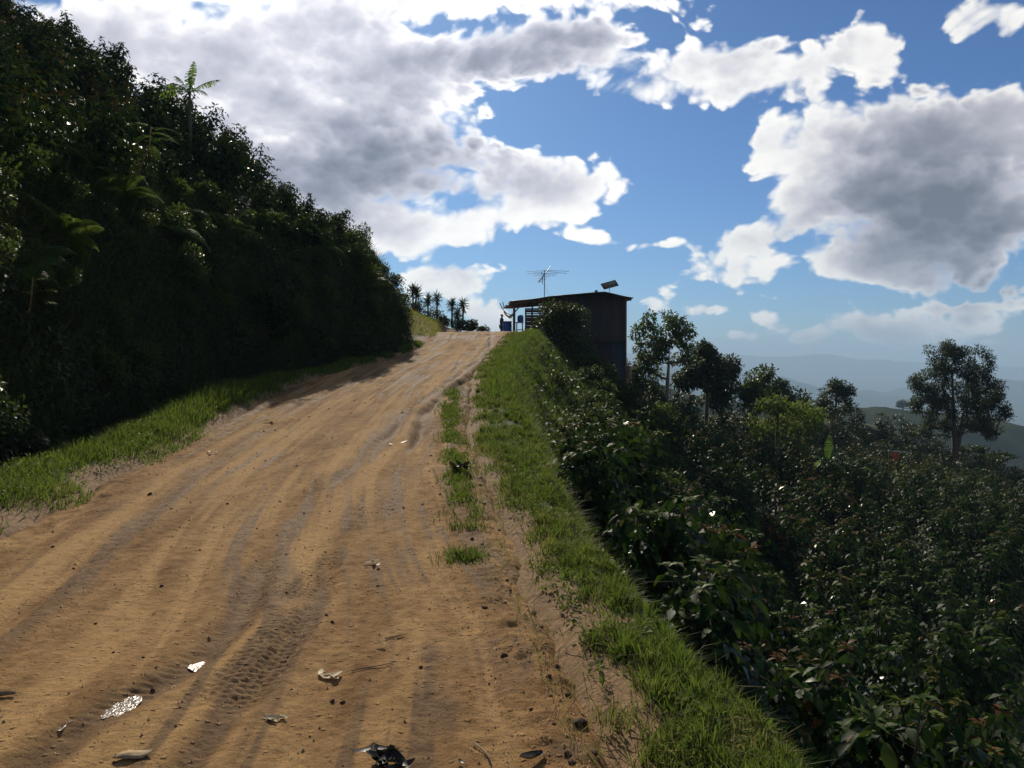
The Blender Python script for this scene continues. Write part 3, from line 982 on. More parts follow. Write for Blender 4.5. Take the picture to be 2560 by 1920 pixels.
# the other walls
for nm, x0, y0, w, rot in (('side_wall', 6.66, 0.06, 4.9, 90), ('partition_wall', 1.96, 0.06, 4.9, 90), ('back_wall', 1.98, 4.98, 4.66, 0)):
    lowz = (lambda x: np.full_like(x, -3.6 if nm != 'partition_wall' else -0.6))
    if rot:
        V, F = corrugated(w, lowz, lambda x: np.full_like(x, float(roof_h(x0)) - .05), .17)
        V = np.stack([x0 - V[:, 1], y0 + V[:, 0], V[:, 2]], -1)
    else:
        V, F = corrugated(w, lowz, lambda x: roof_h(x + x0) - .05, .17)
        V = V + (x0, y0, 0)
    link(nm, Geo().add(V, F).mesh(nm), M['sheet_brown'], hut)
# floor of the porch, packed earth on boards
g = Geo().box((-0.2, -0.1, -0.45), (1.92, 5.0, -0.02))
link('porch_floor', g.mesh('porch_floor'), M['stone'], hut)
# roof: corrugated sheets laid side by side, long slope and short slope
roof = bpy.data.objects.new('roof', None)
COL.objects.link(roof)
roof.parent = hut
for k in range(6):
    y0 = -0.28 + k * 0.92
    for (xa, xb_, lift) in ((-0.16, 2.7, 0.0), (2.55, 5.40, .012), (5.33, 7.10, .022)):
        n = 44
        yy = np.linspace(0, 0.97, n + 1)
        zz = 0.014 * np.sin(yy / .088 * 2 * np.pi) + 0.004 * (k % 2)
        xsn = np.linspace(xa, xb_, 6)
        V = np.array([(x, y0 + q, float(roof_h(x)) + lift + z + 0.012 * math.sin(k * 2.1 + x)) for x in xsn for q, z in zip(yy, zz)])
        V2 = V - (0, 0, .006)
        m_ = n + 1
        F = []
        for a in range(5):
            for b in range(n):
                i = a * m_ + b
                F.append((i, i + m_, i + m_ + 1, i + 1))
        F = np.array(F)
        off = len(V)
        rim = [(b, b + 1, off + b + 1, off + b) for b in range(n)] + [(5 * m_ + b + 1, 5 * m_ + b, off + 5 * m_ + b, off + 5 * m_ + b + 1) for b in range(n)]
        rim += [((a + 1) * m_, a * m_, off + a * m_, off + (a + 1) * m_) for a in range(5)]
        F = np.concatenate([F, F[:, ::-1] + off, np.array(rim)])
        link('roof_sheet', Geo().add(np.concatenate([V, V2]), F, random.uniform(.2, .8)).mesh('roof_sheet'), M['roof_metal'], roof)
for y0 in (0.10, 2.5, 4.85):
    g = Geo()
    for a, b in ((-0.12, 1.35), (1.35, 5.35), (5.35, 7.02)):
        g.beam((a, y0, float(roof_h(a)) - .085), (b, y0, float(roof_h(b)) - .085), .07, .13)
    link('rafter', g.mesh('rafter'), M['timber'], roof)
for x in (0.12, 1.3):
    g = Geo().beam((x, -0.2, float(roof_h(x)) - .20), (x, 5.1, float(roof_h(x)) - .20), .08, .10)
    link('purlin', g.mesh('purlin'), M['timber'], roof)
for x, y, w in ((0.12, 0.12, .15), (0.14, 4.85, .13), (1.28, 4.85, .12)):
    g = Geo().beam((x, y, -0.3), (x + .01, y, float(roof_h(x)) - .24), w, w)
    link('post', g.mesh('post'), M['timber'], hut)
g = Geo().beam((0.14, 0.13, 1.15), (0.55, 0.13, 1.62), .05, .07)
link('brace', g.mesh('brace'), M['timber'], hut)
# half wall of boards inside the porch
part = bpy.data.objects.new('plank_screen', None)
COL.objects.link(part)
part.parent = hut
for k, (z0, z1) in enumerate(((-.02, .20), (.21, .42), (.43, .66), (.67, .90), (.91, 1.06), (1.10, 1.17), (1.21, 1.36), (1.37, 1.47))):
    g = Geo().box((.80 + .02 * (k % 2), 1.1, z0), (1.92, 1.125, z1), random.uniform(.2, .7))
    link('plank', g.mesh('plank'), M['timber'], part)
g = Geo().beam((.82, 1.17, -.2), (.82, 1.17, 1.46), .09, .08)
link('screen_post', g.mesh('screen_post'), M['timber'], part)
# eave poles and board sticking out to the left
for (a, b) in (((-.73, .2, 1.72), (-.56, .2, 1.40)), ((-.56, .5, 1.80), (-.44, .5, 1.44)), ((-.22, .3, 1.76), (-.12, .3, 1.52))):
    link('eave_pole', Geo().tube([a, b], .028, 6).mesh('eave_pole'), M['timber'], hut)
g = Geo().box((-.52, .15, 1.43), (.04, .95, 1.48))
g.box((-.40, .15, 1.48), (.02, .9, 1.60))
link('eave_board', g.mesh('eave_board'), M['new_timber'], hut)
g = Geo().tube([(-.62, .25, 1.42), (-.30, .35, 1.12), (.10, .2, .93)], .022, 6)
link('eave_pole', g.mesh('eave_pole'), M['timber'], hut)

# pale sheeting slung under the eave
n = 12
V = []
for j in range(5):
    for i in range(n + 1):
        t = i / n
        V.append((-0.50 + .56 * t, j * .14, 1.36 - .62 * math.sin(math.pi * (0.12 + .62 * t)) * (0.75 + .06 * j) + .03 * math.sin(9 * t + j)))
F = [(j * (n + 1) + i, j * (n + 1) + i + 1, (j + 1) * (n + 1) + i + 1, (j + 1) * (n + 1) + i) for j in range(4) for i in range(n)]
V = np.array(V)
off = len(V)
tarp = link('tarpaulin', Geo().add(np.concatenate([V, V - (0, 0, .004)]), np.concatenate([F, np.array(F)[:, ::-1] + off])).mesh('tarpaulin', True), M['white_plastic'], None, (HX, HY + .25, HZ + .10))
tag(tarp, 'pale sheeting slung in a sagging loop under the hut eave', 'tarpaulin')

# television aerial on the roof
ax = 1.92
aer = thing('television_aerial', 'thin metal television aerial on a mast above the hut roof', 'aerial', (HX + ax, HY + .6, HZ + float(roof_h(ax)) - .1))
link('mast', Geo().tube([(0, 0, 0), (0.01, 0, 1.75)], .026, 6).mesh('mast'), M['dark_metal'], aer)
A, Bp = np.array((-.36, -.25, 1.00)), np.array((.40, .35, 2.02))
boom = link('boom', Geo().tube([A, Bp], .024, 6).mesh('boom'), M['dark_metal'], aer)
for t, hl, dz in ((.74, 1.28, -.06), (.68, 1.18, -.13), (.55, .72, -.02), (.48, .66, -.05), (.36, .40, 0), (.26, .30, 0), (.16, .32, .0), (.06, .22, 0)):
    c = A + (Bp - A) * t
    link('element', Geo().tube([c + (-hl, .1, dz), c + (0, 0, .0), c + (hl, -.1, dz)], .011, 4).mesh('element'), M['dark_metal'], aer)
link('strut', Geo().tube([(-.22, -.1, 1.62), (0.02, 0, 1.45)], .02, 5).mesh('strut'), M['dark_metal'], aer)
link('reflector', Geo().tube([(-.10, -.1, 1.42), (-.12, -.1, .92)], .018, 5).mesh('reflector'), M['dark_metal'], aer)
link('stay_wire', Geo().tube([(0, 0, 1.0), (.2, .1, .45), (.42, .2, .12)], .004, 4).mesh('stay_wire'), M['wire'], aer)

# solar panel
sx = 5.80
sol = thing('solar_panel', 'tilted solar panel on a short pole at the hut ridge', 'solar panel', (HX + sx, HY + .6, HZ + float(roof_h(sx)) - .06))
link('pole', Geo().tube([(0, 0, 0), (0, 0, .62)], .022, 6).mesh('pole'), M['alu'], sol)
e1, e2 = np.array((.86, .10, .24)), np.array((.25, .47, -.26))
nrm = norm(np.cross(e1, e2))
if nrm[2] < 0:
    nrm = -nrm
c = np.array((.0, 0, .64))


def slab(c, e1, e2, t):
    V = np.array([c + e1 * a + e2 * b + nrm * h for h in (0, t) for a, b in ((-.5, -.5), (.5, -.5), (.5, .5), (-.5, .5))])
    return V, np.array([(0, 3, 2, 1), (4, 5, 6, 7), (0, 1, 5, 4), (1, 2, 6, 5), (2, 3, 7, 6), (3, 0, 4, 7)])


V, F = slab(c, e1 * .96, e2 * .96, .02)
link('panel', Geo().add(V, F).mesh('panel'), M['panel_back'], sol)
g = Geo()
for a, b, p, q in ((-.5, -.5, .5, -.5), (.5, -.5, .5, .5), (.5, .5, -.5, .5), (-.5, .5, -.5, -.5)):
    g.beam(c + e1 * a + e2 * b, c + e1 * p + e2 * q, .035, .04, up=tuple(nrm))
link('frame', g.mesh('frame'), M['dark_metal'], sol)
link('rail', Geo().beam(c - e1 * .5 + e2 * .14 - nrm * .03, c + e1 * .5 + e2 * .14 - nrm * .03, .04, .03, up=tuple(nrm)).mesh('rail'), M['dark_metal'], sol)


def rock(name, r, seed, mat, flat=.6, parent=None, loc=(0, 0, 0)):
    g = np.random.default_rng(seed)
    import bmesh
    bm = bmesh.new()
    bmesh.ops.create_icosphere(bm, subdivisions=2, radius=1.0)
    dirs = norm(g.normal(size=(9, 3)))
    for v in bm.verts:
        p = np.array(v.co)
        k = 1.0
        for d in dirs:
            k = min(k, 0.72 + .25 * g.random() * 0.1 if (p @ d) > 0.8 else k)
        v.co = Vector(p * r * k * np.array((1, .8, flat)) * (1 + .06 * g.normal()))
    me = bpy.data.meshes.new(name)
    bm.to_mesh(me)
    bm.free()
    me.attributes.new("tint", 'FLOAT', 'POINT')
    return link(name, me, mat, parent, loc)


o = rock('stone', .13, 3, M['stone'], .6, None, (HX + 4.95, HY + .1, HZ + 2.40))
tag(o, 'small stone weighing down the hut roof beside the ridge', 'stone')

# table, jug, drum
tb = thing('wash_table', 'small outdoor table with pale top inside the hut porch', 'table', (.47, 50.6, gz(.47, 50.6)))
tb.location.z = HZ - .02
link('tabletop', Geo().box((-.27, -.25, .58), (.22, .25, .63)).mesh('tabletop'), M['pale_board'], tb)
for sx_, sy in ((-.2, -.2), (.16, -.2), (-.2, .2), (.16, .2)):
    link('leg', Geo().beam((sx_, sy, 0), (sx_ * .9, sy, .58), .06, .06).mesh('leg'), M['timber'], tb)
link('shelf', Geo().box((-.22, -.2, .16), (.18, .2, .20)).mesh('shelf'), M['pale_board'], tb)
jug = thing('water_jug', 'rounded blue plastic jug standing on the porch table', 'jug', (.50, 50.6, HZ + .612))
link('body', Geo().lathe([(0, 0), (.15, 0), (.18, .03), (.185, .20), (.18, .32), (.14, .38), (.05, .40), (.05, .43), (0, .43)], 18).mesh('body', True), M['blue_plastic'], jug)
link('handle', Geo().tube([(.06, 0, .41), (.13, 0, .44), (.17, 0, .36)], .014, 6).mesh('handle'), M['blue_plastic'], jug)
dz = gz(-.32, 53.2)
drum = thing('water_drum', 'big blue plastic drum standing left of the hut posts', 'drum', (-.30, 53.2, dz))
prof = [(0, 0), (.27, 0), (.285, .02)]
for k in range(3):
    z = .18 + k * .26
    prof += [(.28, z - .05), (.295, z - .02), (.295, z + .02), (.28, z + .05)]
prof += [(.28, .94), (.27, 1.0)]
link('barrel', Geo().lathe(prof + [(.25, 1.0), (.25, .90), (0, .90)], 22).mesh('barrel', True), M['blue_plastic'], drum)
link('rim', Geo().lathe([(.272, .97), (.298, .975), (.298, 1.01), (.272, 1.012), (.272, .97)], 22).mesh('rim', True), M['dark_metal'], drum)
link('lid', Geo().lathe([(0, .955), (.25, .955), (.262, .985), (0.23, .99), (0, .975)], 22).mesh('lid', True), M['blue_plastic'], drum)

# sack hung on a line, leaning cross post
gzp = gz(7.9, 52)
cp = thing('cross_post', 'leaning wooden post with a crosspiece on the slope right of the hut', 'post', (7.9, 52, gzp - .15))
link('upright', Geo().tube([(.12, 0, 0), (-.12, 0, 1.25)], .05, 6).mesh('upright'), M['bark'], cp)
link('crosspiece', Geo().beam((-.36, -.04, .86), (.18, -.04, 1.20), .07, .06).mesh('crosspiece'), M['bark'], cp)
lw = np.array((6.72, 50.6, 1.75))
le = np.array((7.78, 52, gzp + .98))
pts = [lw + (le - lw) * t - np.array((0, 0, .12 * math.sin(math.pi * t))) for t in np.linspace(0, 1, 9)]
o = link('clothes_line', Geo().tube(pts, .006, 4).mesh('clothes_line'), M['wire'])
tag(o, 'thin wire from the hut corner to the leaning cross post', 'wire')
sp = pts[2]
V, F = [], []
for j in range(9):
    t = j / 8
    w = .05 + .10 * math.sin(math.pi * min(1, t * .8 + .1))
    for i in range(10):
        a = i / 10 * 2 * math.pi
        V.append((w * math.cos(a) * 1.0 + .05 * t, .45 * w * math.sin(a), -.80 * t + .02 * math.sin(3 * a + 4 * t)))
for j in range(8):
    for i in range(10):
        F.append((j * 10 + i, j * 10 + (i + 1) % 10, (j + 1) * 10 + (i + 1) % 10, (j + 1) * 10 + i))
o = link('sack', Geo().add(V, np.array(F)).mesh('sack', True), M['sack'], None, tuple(sp))
tag(o, 'brown sack hanging on the wire beside the right hut wall', 'sack')


# ------------------------------------------------------------------ person by the drum
def skin_mesh(name, verts, edges, radii, mat, parent, root=0, sub=1):
    me = bpy.data.meshes.new(name)
    me.from_pydata(verts, edges, [])
    o = link(name, me, mat, parent)
    md = o.modifiers.new('skin', 'SKIN')
    md.use_smooth_shade = True
    for i, r in enumerate(radii):
        sv = me.skin_vertices[0].data[i]
        sv.radius = (r, r) if not isinstance(r, tuple) else r
        sv.use_root = (i == root)
    s = o.modifiers.new('sub', 'SUBSURF')
    s.levels = s.render_levels = sub
    return o


M['skin'] = plain('skin', (0.20, 0.105, 0.065), (0.17, 0.09, 0.055), 5.0, 0.5)
M['shirt'] = plain('dark_shirt', (0.055, 0.05, 0.05), (0.035, 0.032, 0.035), 6.0, 0.9)
M['trousers'] = plain('dark_trousers', (0.035, 0.04, 0.06), (0.025, 0.028, 0.04), 6.0, 0.9)
M['hair'] = plain('black_hair', (0.012, 0.010, 0.009), (0.008, 0.007, 0.006), 30.0, 0.5)


def build_person(x, y, rz):
    per = thing('person', 'person in dark clothes standing beside the blue drum, hands at the sides', 'person', (x, y, gz(x, y)), rz)
    # faces local -Y
    Vb, E, R = [], [], []

    def v(p, r):
        Vb.append(p)
        R.append(r)
        return len(Vb) - 1
    pel = v((0, 0, .90), .13)
    wai = v((0, .01, 1.03), .115)
    che = v((0, .0, 1.22), (.15, .11))
    sho = v((0, .015, 1.34), (.11, .08))
    nek = v((0, .01, 1.42), .05)
    jaw = v((0, -.03, 1.47), .06)
    hed = v((0, -.01, 1.54), (.078, .092))
    top = v((0, .0, 1.60), (.066, .078))
    nose = v((0, -.115, 1.525), .014)
    E += [(pel, wai), (wai, che), (che, sho), (sho, nek), (nek, jaw), (jaw, hed), (hed, top), (hed, nose)]
    for s in (-1, 1):
        h = v((s * .09, 0, .85), .092)
        k = v((s * .10, -.02 * s, .47), .062)
        an = v((s * .105, .01 - .03 * s, .09), .042)
        ft = v((s * .115, -.13 - .03 * s, .035), .036)
        E += [(pel, h), (h, k), (k, an), (an, ft)]
        a0 = v((s * .17, .01, 1.32), .055)
        a1 = v((s * .225, .02, 1.07), .042)
        a2 = v((s * .22, -.06, .84), .030)
        hp = v((s * .215, -.08, .77), .032)
        ear = v((s * .082, .0, 1.53), .016)
        E += [(sho, a0), (a0, a1), (a1, a2), (a2, hp), (hed, ear)]
        for f in range(4):
            b1 = v((s * .215, -.10 + .017 * f, .715), .009)
            b2 = v((s * .208, -.105 + .017 * f, .675 + (.012 if f in (0, 3) else 0)), .008)
            E += [(hp, b1), (b1, b2)]
        th = v((s * .20, -.125, .745), .010)
        t2 = v((s * .195, -.135, .715), .009)
        E += [(hp, th), (th, t2)]
    skin_mesh('body', Vb, E, R, M['skin'], per)
    sv = [(0, 0, .88), (0, .01, 1.03), (0, 0, 1.22), (0, .015, 1.345), (.17, .01, 1.325), (.228, .02, 1.06), (-.17, .01, 1.325), (-.228, .02, 1.06)]
    skin_mesh('shirt', sv, [(0, 1), (1, 2), (2, 3), (3, 4), (4, 5), (3, 6), (6, 7)], [.15, .135, (.168, .13), (.122, .095), .068, .056, .068, .056], M['shirt'], per)
    tv = [(0, 0, .90), (.09, 0, .85), (.10, -.02, .47), (.105, -.02, .08), (-.09, 0, .85), (-.10, .02, .47), (-.105, .04, .08)]
    skin_mesh('trousers', tv, [(0, 1), (1, 2), (2, 3), (0, 4), (4, 5), (5, 6)], [.145, .108, .078, .062, .108, .078, .062], M['trousers'], per)
    hv = [(0, .045, 1.50), (0, .035, 1.58), (0, -.02, 1.635), (0, -.075, 1.61)]
    skin_mesh('hair', hv, [(0, 1), (1, 2), (2, 3)], [(.07, .05), (.085, .07), (.075, .05), (.045, .025)], M['hair'], per)
    for s in (-1, 1):
        link('eye', Geo().lathe([(0, -.008), (.010, 0), (0, .008)], 6, (s * .032, -.094, 1.548)).mesh('eye'), M['hair'], per)
    link('mouth', Geo().box((-.022, -.100, 1.478), (.022, -.090, 1.486)).mesh('mouth'), M['hair'], per)
    return per


build_person(-.66, 55.0, 1.9)
# ------------------------------------------------------------------ plant shapes
def unit_ring(a): return np.stack([np.cos(a), np.sin(a), np.zeros_like(a)], -1)


def coffee(seed, H=1.9, R=0.75, stems=3, L=0.13, W=0.055, full=True, node=0.085, orange=0.0, step=0.085):
    """coffee bush: upright stems, tiers of drooping side branches, paired glossy leaves"""
    r = np.random.default_rng(seed)
    wood, leaf = Geo(), Geo()
    P, D, U, T, LL = [], [], [], [], []
    for s in range(stems):
        a0 = r.uniform(0, 2 * np.pi)
        lean = unit_ring(np.array([a0]))[0] * r.uniform(.10, .42) * H if stems > 1 else np.zeros(3)
        hs = H * r.uniform(.72, 1.0)
        base = unit_ring(np.array([a0]))[0] * 0.06
        tt = np.linspace(0, 1, 6)
        sp = base + tt[:, None] * np.array([0, 0, hs]) + (tt ** 1.5)[:, None] * lean
        wood.tube(sp, np.linspace(.022, .006, 6), 5, 0.5)
        z = 0.10 * hs
        k = 0
        phi = r.uniform(0, 6.28)
        while z < hs:
            t = z / hs
            c = base + np.array([0, 0, z]) + lean * t ** 1.5
            reach = R * (0.30 + 0.95 * (1 - t) ** 0.75 * (0.55 + 0.45 * min(1, t / .25))) * r.uniform(.75, 1.1)
            for sgn in (0, np.pi):
                ph = phi + sgn + r.normal(0, .25)
                d = np.array([np.cos(ph), np.sin(ph), 0])
                side = np.array([-d[1], d[0], 0])
                m = max(2, int(reach / step))
                q = np.linspace(0.22, 1.0, m)
                pts = c + d * (reach * q)[:, None] + np.array([0, 0, 1.0]) * (reach * (0.42 * q - 0.55 * q ** 2))[:, None]
                if full:
                    wood.tube(np.array([c, pts[m // 2], pts[-1]]), (.006, .004, .002), 3, 0.4, cap=False)
                for sg in (-1, 1):
                    P.append(pts + r.normal(0, .012, (m, 3)))
                    dd = side * sg * r.uniform(.7, 1.2, (m, 1)) + d * r.uniform(.2, .9, (m, 1)) + np.array([0, 0, 1]) * r.uniform(-1.25, -.05, (m, 1))
                    D.append(dd)
                    U.append(np.array([0, 0, 1.0]) + d * .6 + r.normal(0, .28, (m, 3)))
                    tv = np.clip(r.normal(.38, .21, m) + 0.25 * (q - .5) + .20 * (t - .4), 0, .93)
                    if orange > 0:
                        hot = (q > .72) & (t > .55) & (r.random(m) < orange)
                        tv = np.where(hot, 1.0, tv)
                    T.append(tv)
                    LL.append(L * r.uniform(.7, 1.2, m))
            z += node * r.uniform(.8, 1.25)
            phi += 1.5 + r.normal(0, .2)
        # crown tuft: rust new growth, else a yellow-green tint painting light from behind
        m = 8
        c = base + np.array([0, 0, hs]) + lean
        ph = r.uniform(0, 6.28, m)
        P.append(c + r.normal(0, .02, (m, 3)))
        D.append(unit_ring(ph) + np.array([0, 0, 1]) * r.uniform(-.3, .7, (m, 1)))
        U.append(np.array([0, 0, 1.0]) - unit_ring(ph) * .4)
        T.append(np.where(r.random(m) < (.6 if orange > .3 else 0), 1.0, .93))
        LL.append(np.full(m, L * .72))
    P, D, U, T, LL = map(np.concatenate, (P, D, U, T, LL))
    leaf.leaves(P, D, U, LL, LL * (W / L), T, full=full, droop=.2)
    return wood, leaf


def shrub(seed, H=1.2, R=0.7, n=900, L=.10, W=.05, full=False, lobes=7, up=.5):
    """broad leafy shrub: a few limbs carrying uneven clumps of leaves"""
    r = np.random.default_rng(seed)
    wood, leaf = Geo(), Geo()
    P, D, U, T = [], [], [], []
    for k in range(lobes):
        a = r.uniform(0, 6.28)
        rr = R * np.sqrt(r.uniform(0, 1)) * .75
        c = np.array([np.cos(a) * rr, np.sin(a) * rr, H * r.uniform(.35, .92) * (1 - .25 * rr / R)])
        wood.tube(np.array([(0, 0, 0), c * (.5, .5, .62), c]), (.022, .012, .005), 4, .5)
        m = n // lobes
        v = norm(r.normal(size=(m, 3)))
        rad = R * .46 * r.uniform(.25, 1.15, (m, 1)) ** .6
        p = c + v * rad * np.array([1, 1, .85])
        p[:, 2] = np.maximum(p[:, 2], .03)
        P.append(p)
        D.append(v + np.array([0, 0, up - .4]) + r.normal(0, .6, (m, 3)))
        U.append(np.array([0, 0, 1.0]) + v * .5 + r.normal(0, .4, (m, 3)))
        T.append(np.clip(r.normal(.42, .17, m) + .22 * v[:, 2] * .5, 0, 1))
    P, D, U, T = map(np.concatenate, (P, D, U, T))
    s = r.uniform(.7, 1.25, len(P))
    leaf.leaves(P, D, U, L * s, W * s, T, full=full, droop=.22)
    return wood, leaf


def fern(seed, n=11, Lf=.9):
    r = np.random.default_rng(seed)
    leaf, wood = Geo(), Geo()
    for k in range(n):
        a = k / n * 6.28 + r.normal(0, .25)
        d = np.array([np.cos(a), np.sin(a), 0])
        s = np.array([-d[1], d[0], 0])
        ln = Lf * r.uniform(.7, 1.15)
        q = np.linspace(0, 1, 16)
        up = r.uniform(.55, 1.0)
        pts = d * (ln * (q * .85))[:, None] + np.array([0, 0, 1.0]) * (ln * (up * q - .75 * q ** 2.2))[:, None]
        wood.tube(pts[::3], np.linspace(.007, .002, 6), 3, .5, cap=False)
        qq = np.linspace(.15, .98, 18)
        pp = np.stack([np.interp(qq, q, pts[:, i]) for i in range(3)], -1)
        w = ln * .24 * np.sin(np.pi * np.clip(qq * .85 + .1, 0, 1)) + .02
        t = np.clip(r.normal(.5, .15) + r.normal(0, .08, 18), 0, 1)
        for sg in (-1, 1):
            leaf.leaves(pp, s * sg + d * .45 + np.array([0, 0, -.12]), np.tile([0, 0, 1.0], (18, 1)), w, w * .26, t, full=False, droop=.1)
    return wood, leaf


def tree(seed, H, trunk_h, r0, lobes, n_att, leaf_n, leaf_l, leaf_w, spread=.45, flat=.8, lean=(0, 0), full=False, up=.2, second=None):
    """trunk and limbs grown towards points in the crown; leaves in clumps round the limb ends.
    lobes: (x, y, z, rx, ry, rz, weight) ellipsoids"""
    r = np.random.default_rng(seed)
    nodes = []
    parent = []
    m = max(5, int(H * .8 / .5))
    for i in range(m + 1):
        t = i / m
        nodes.append(np.array([lean[0] * t ** 1.4 + .05 * math.sin(3 * t + seed), lean[1] * t ** 1.4 + .04 * math.cos(4 * t), H * .80 * t]))
        parent.append(i - 1)
    if second:
        j0 = int(m * second[2])
        last = j0
        for i in range(1, 7):
            t = i / 6
            nodes.append(nodes[j0] + np.array([second[0] * t ** .8, second[1] * t, (H * .75 - nodes[j0][2]) * t]))
            parent.append(last)
            last = len(nodes) - 1
    start = max(1, int(m * trunk_h / (H * .80)))
    w = np.array([l[6] for l in lobes], float)
    ids = r.choice(len(lobes), n_att, p=w / w.sum())
    att = []
    for i in ids:
        x, y, z, a, b, c, _ = lobes[i]
        v = norm(r.normal(size=3)) * r.uniform(.3, 1) ** .5
        att.append(np.array([x, y, z]) + v * (a, b, c))
    att.sort(key=lambda p: np.linalg.norm(p - np.array([0, 0, trunk_h])))
    tips = []
    usable = list(range(start, len(nodes)))
    for p in att:
        N = np.array([nodes[i] for i in usable])
        dv = p - N
        cost = np.linalg.norm(dv, axis=1) + 1.1 * np.maximum(N[:, 2] - p[2] + .15, 0)
        j = usable[int(np.argmin(cost))]
        a = nodes[j]
        ln = np.linalg.norm(p - a)
        k = max(2, int(ln / .55))
        last = j
        for i in range(1, k + 1):
            t = i / k
            q = a + (p - a) * t + np.array([0, 0, -.10 * ln * math.sin(math.pi * t)]) + r.normal(0, .03 * ln, 3) * (t < 1)
            nodes.append(q)
            parent.append(last)
            last = len(nodes) - 1
            usable.append(last)
        tips.append(last)
    n = len(nodes)
    load = np.zeros(n)
    for tp in tips:
        i = tp
        while i >= 0:
            load[i] += 1
            i = parent[i]
    load = np.maximum(load, .6)
    rad = r0 * (load / load[0]) ** .48
    rad = np.maximum(rad, .008)
    wood = Geo()
    kids = [[] for _ in range(n)]
    for i in range(n):
        if parent[i] >= 0:
            kids[parent[i]].append(i)
    stack = [0]
    seen_start = [(0, None)]
    while seen_start:
        i, frm = seen_start.pop()
        path = [nodes[frm]] if frm is not None else []
        rr = [rad[i]] if frm is not None else []
        while True:
            path.append(nodes[i])
            rr.append(rad[i])
            if not kids[i]:
                break
            ks = sorted(kids[i], key=lambda q: -load[q])
            for q in ks[1:]:
                seen_start.append((q, i))
            i = ks[0]
        if len(path) > 1:
            if frm is None:
                rr[0] *= 1.35
            wood.tube(np.array(path), np.array(rr), 6 if max(rr) > .05 else 4, .5)
    leaf = Geo()
    tp = np.array([nodes[i] for i in tips])
    c = np.repeat(tp, leaf_n, 0)
    v = norm(r.normal(size=c.shape))
    p = c + v * (r.uniform(.1, 1, (len(c), 1)) ** .55) * spread * np.array([1, 1, flat])
    bright = np.repeat(r.normal(0, .10, len(tp)), leaf_n)
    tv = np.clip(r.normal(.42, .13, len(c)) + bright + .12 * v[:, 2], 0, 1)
    s = r.uniform(.7, 1.25, len(c))
    leaf.leaves(p, v * .8 + np.array([0, 0, up - .35]) + r.normal(0, .5, c.shape), np.array([0, 0, 1.0]) + v * .4 + r.normal(0, .4, c.shape), leaf_l * s, leaf_w * s, tv, full=full, droop=.2)
    return wood, leaf


def plant(name, geos, mats, names, label, cat, loc, rz=0.0, scale=1.0, group=None):
    root = thing(name, label, cat, loc, rz, group, scale)
    for g, m, nm in zip(geos, mats, names):
        me = g.mesh(nm) if isinstance(g, Geo) else g
        o = link(nm, me, m, root)
        if nm in ('foliage', 'crown', 'fronds', 'spikes'):
            o["kind"] = "stuff"
    return root


def dup(root, loc, rz, scale, label=None, group=None, tilt=(0, 0)):
    c = root.copy()
    COL.objects.link(c)
    c.location = loc
    c.rotation_euler = (tilt[0], tilt[1], rz)
    c.scale = (scale,) * 3 if not isinstance(scale, tuple) else scale
    if label:
        c["label"] = label
    if group:
        c["group"] = group
    for ch in root.children:
        k = ch.copy()
        COL.objects.link(k)
        k.parent = c
    return c


def meshes(name, wl, smooth=False):
    return wl[0].mesh(name + '_stem', True), wl[1].mesh(name + '_leaf', smooth)


# ------------------------------------------------------------------ coffee bushes
NEAR = [meshes('coffee_near', coffee(100 + k, 1.75, .66, 5, .185, .085, True, .125, orange=0.0, step=.10)) for k in range(3)]
MIDB = [meshes('coffee_mid', coffee(200 + k, 1.75, .68, 5, .19, .095, False, .15, orange=(0, 0, 0, .5, .6)[k], step=.115)) for k in range(5)]
HILL = [meshes('coffee_hill', coffee(300 + k, 1.7, .68, 5, .19, .095, False, .15, orange=(0, 0, 0, .6)[k], step=.115)) for k in range(4)]

G_SLOPE = 'coffee bushes on the slope below the road'
G_HILL = 'coffee bushes on the hillside above the bank'
G_FIELD = 'coffee bushes across the lower plantation'


def put_bush(me, x, y, scale, label, group, rz=None, tilt=(0, 0), sink=.05, mat='coffee'):
    rz = random.uniform(0, 6.28) if rz is None else rz
    z = gz(x, y) - sink
    root = thing('coffee_bush', label, 'coffee bush', (x, y, z), rz, group, scale)
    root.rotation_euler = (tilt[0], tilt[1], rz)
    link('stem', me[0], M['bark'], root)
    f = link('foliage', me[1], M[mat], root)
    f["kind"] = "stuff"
    return root


# the nearest ones, each where it stands
KEY = [  # x, y, scale, mesh, label
    (2.65, 5.9, 1.02, 0, 'large-leaved coffee bush nearest the camera, at the lower right'),
    (1.75, 7.5, .92, 1, 'glossy coffee bush leaning to the verge, second nearest on the slope'),
    (1.45, 9.4, .92, 2, 'rounded coffee bush with shiny white glints beside the grass verge'),
    (3.6, 7.6, .95, 0, 'dense coffee bush just behind the large-leaved one at lower right'),
    (3.9, 6.0, 1.0, 2, 'dark coffee bush at the bottom right corner of the picture'),
    (2.9, 9.0, .95, 1, 'shaded coffee bush in the hollow behind the rounded glinting bush'),
    (1.15, 12.0, .86, 0, 'coffee bush on the bank below the middle of the grass verge'),
    (4.9, 8.2, 1.02, 1, 'tall coffee bush by the right edge of the picture'),
    (2.4, 11.2, .9, 2, 'coffee bush tucked between the verge bush and the dark hollow'),
]
taken = []
LEAF_MESHES = []
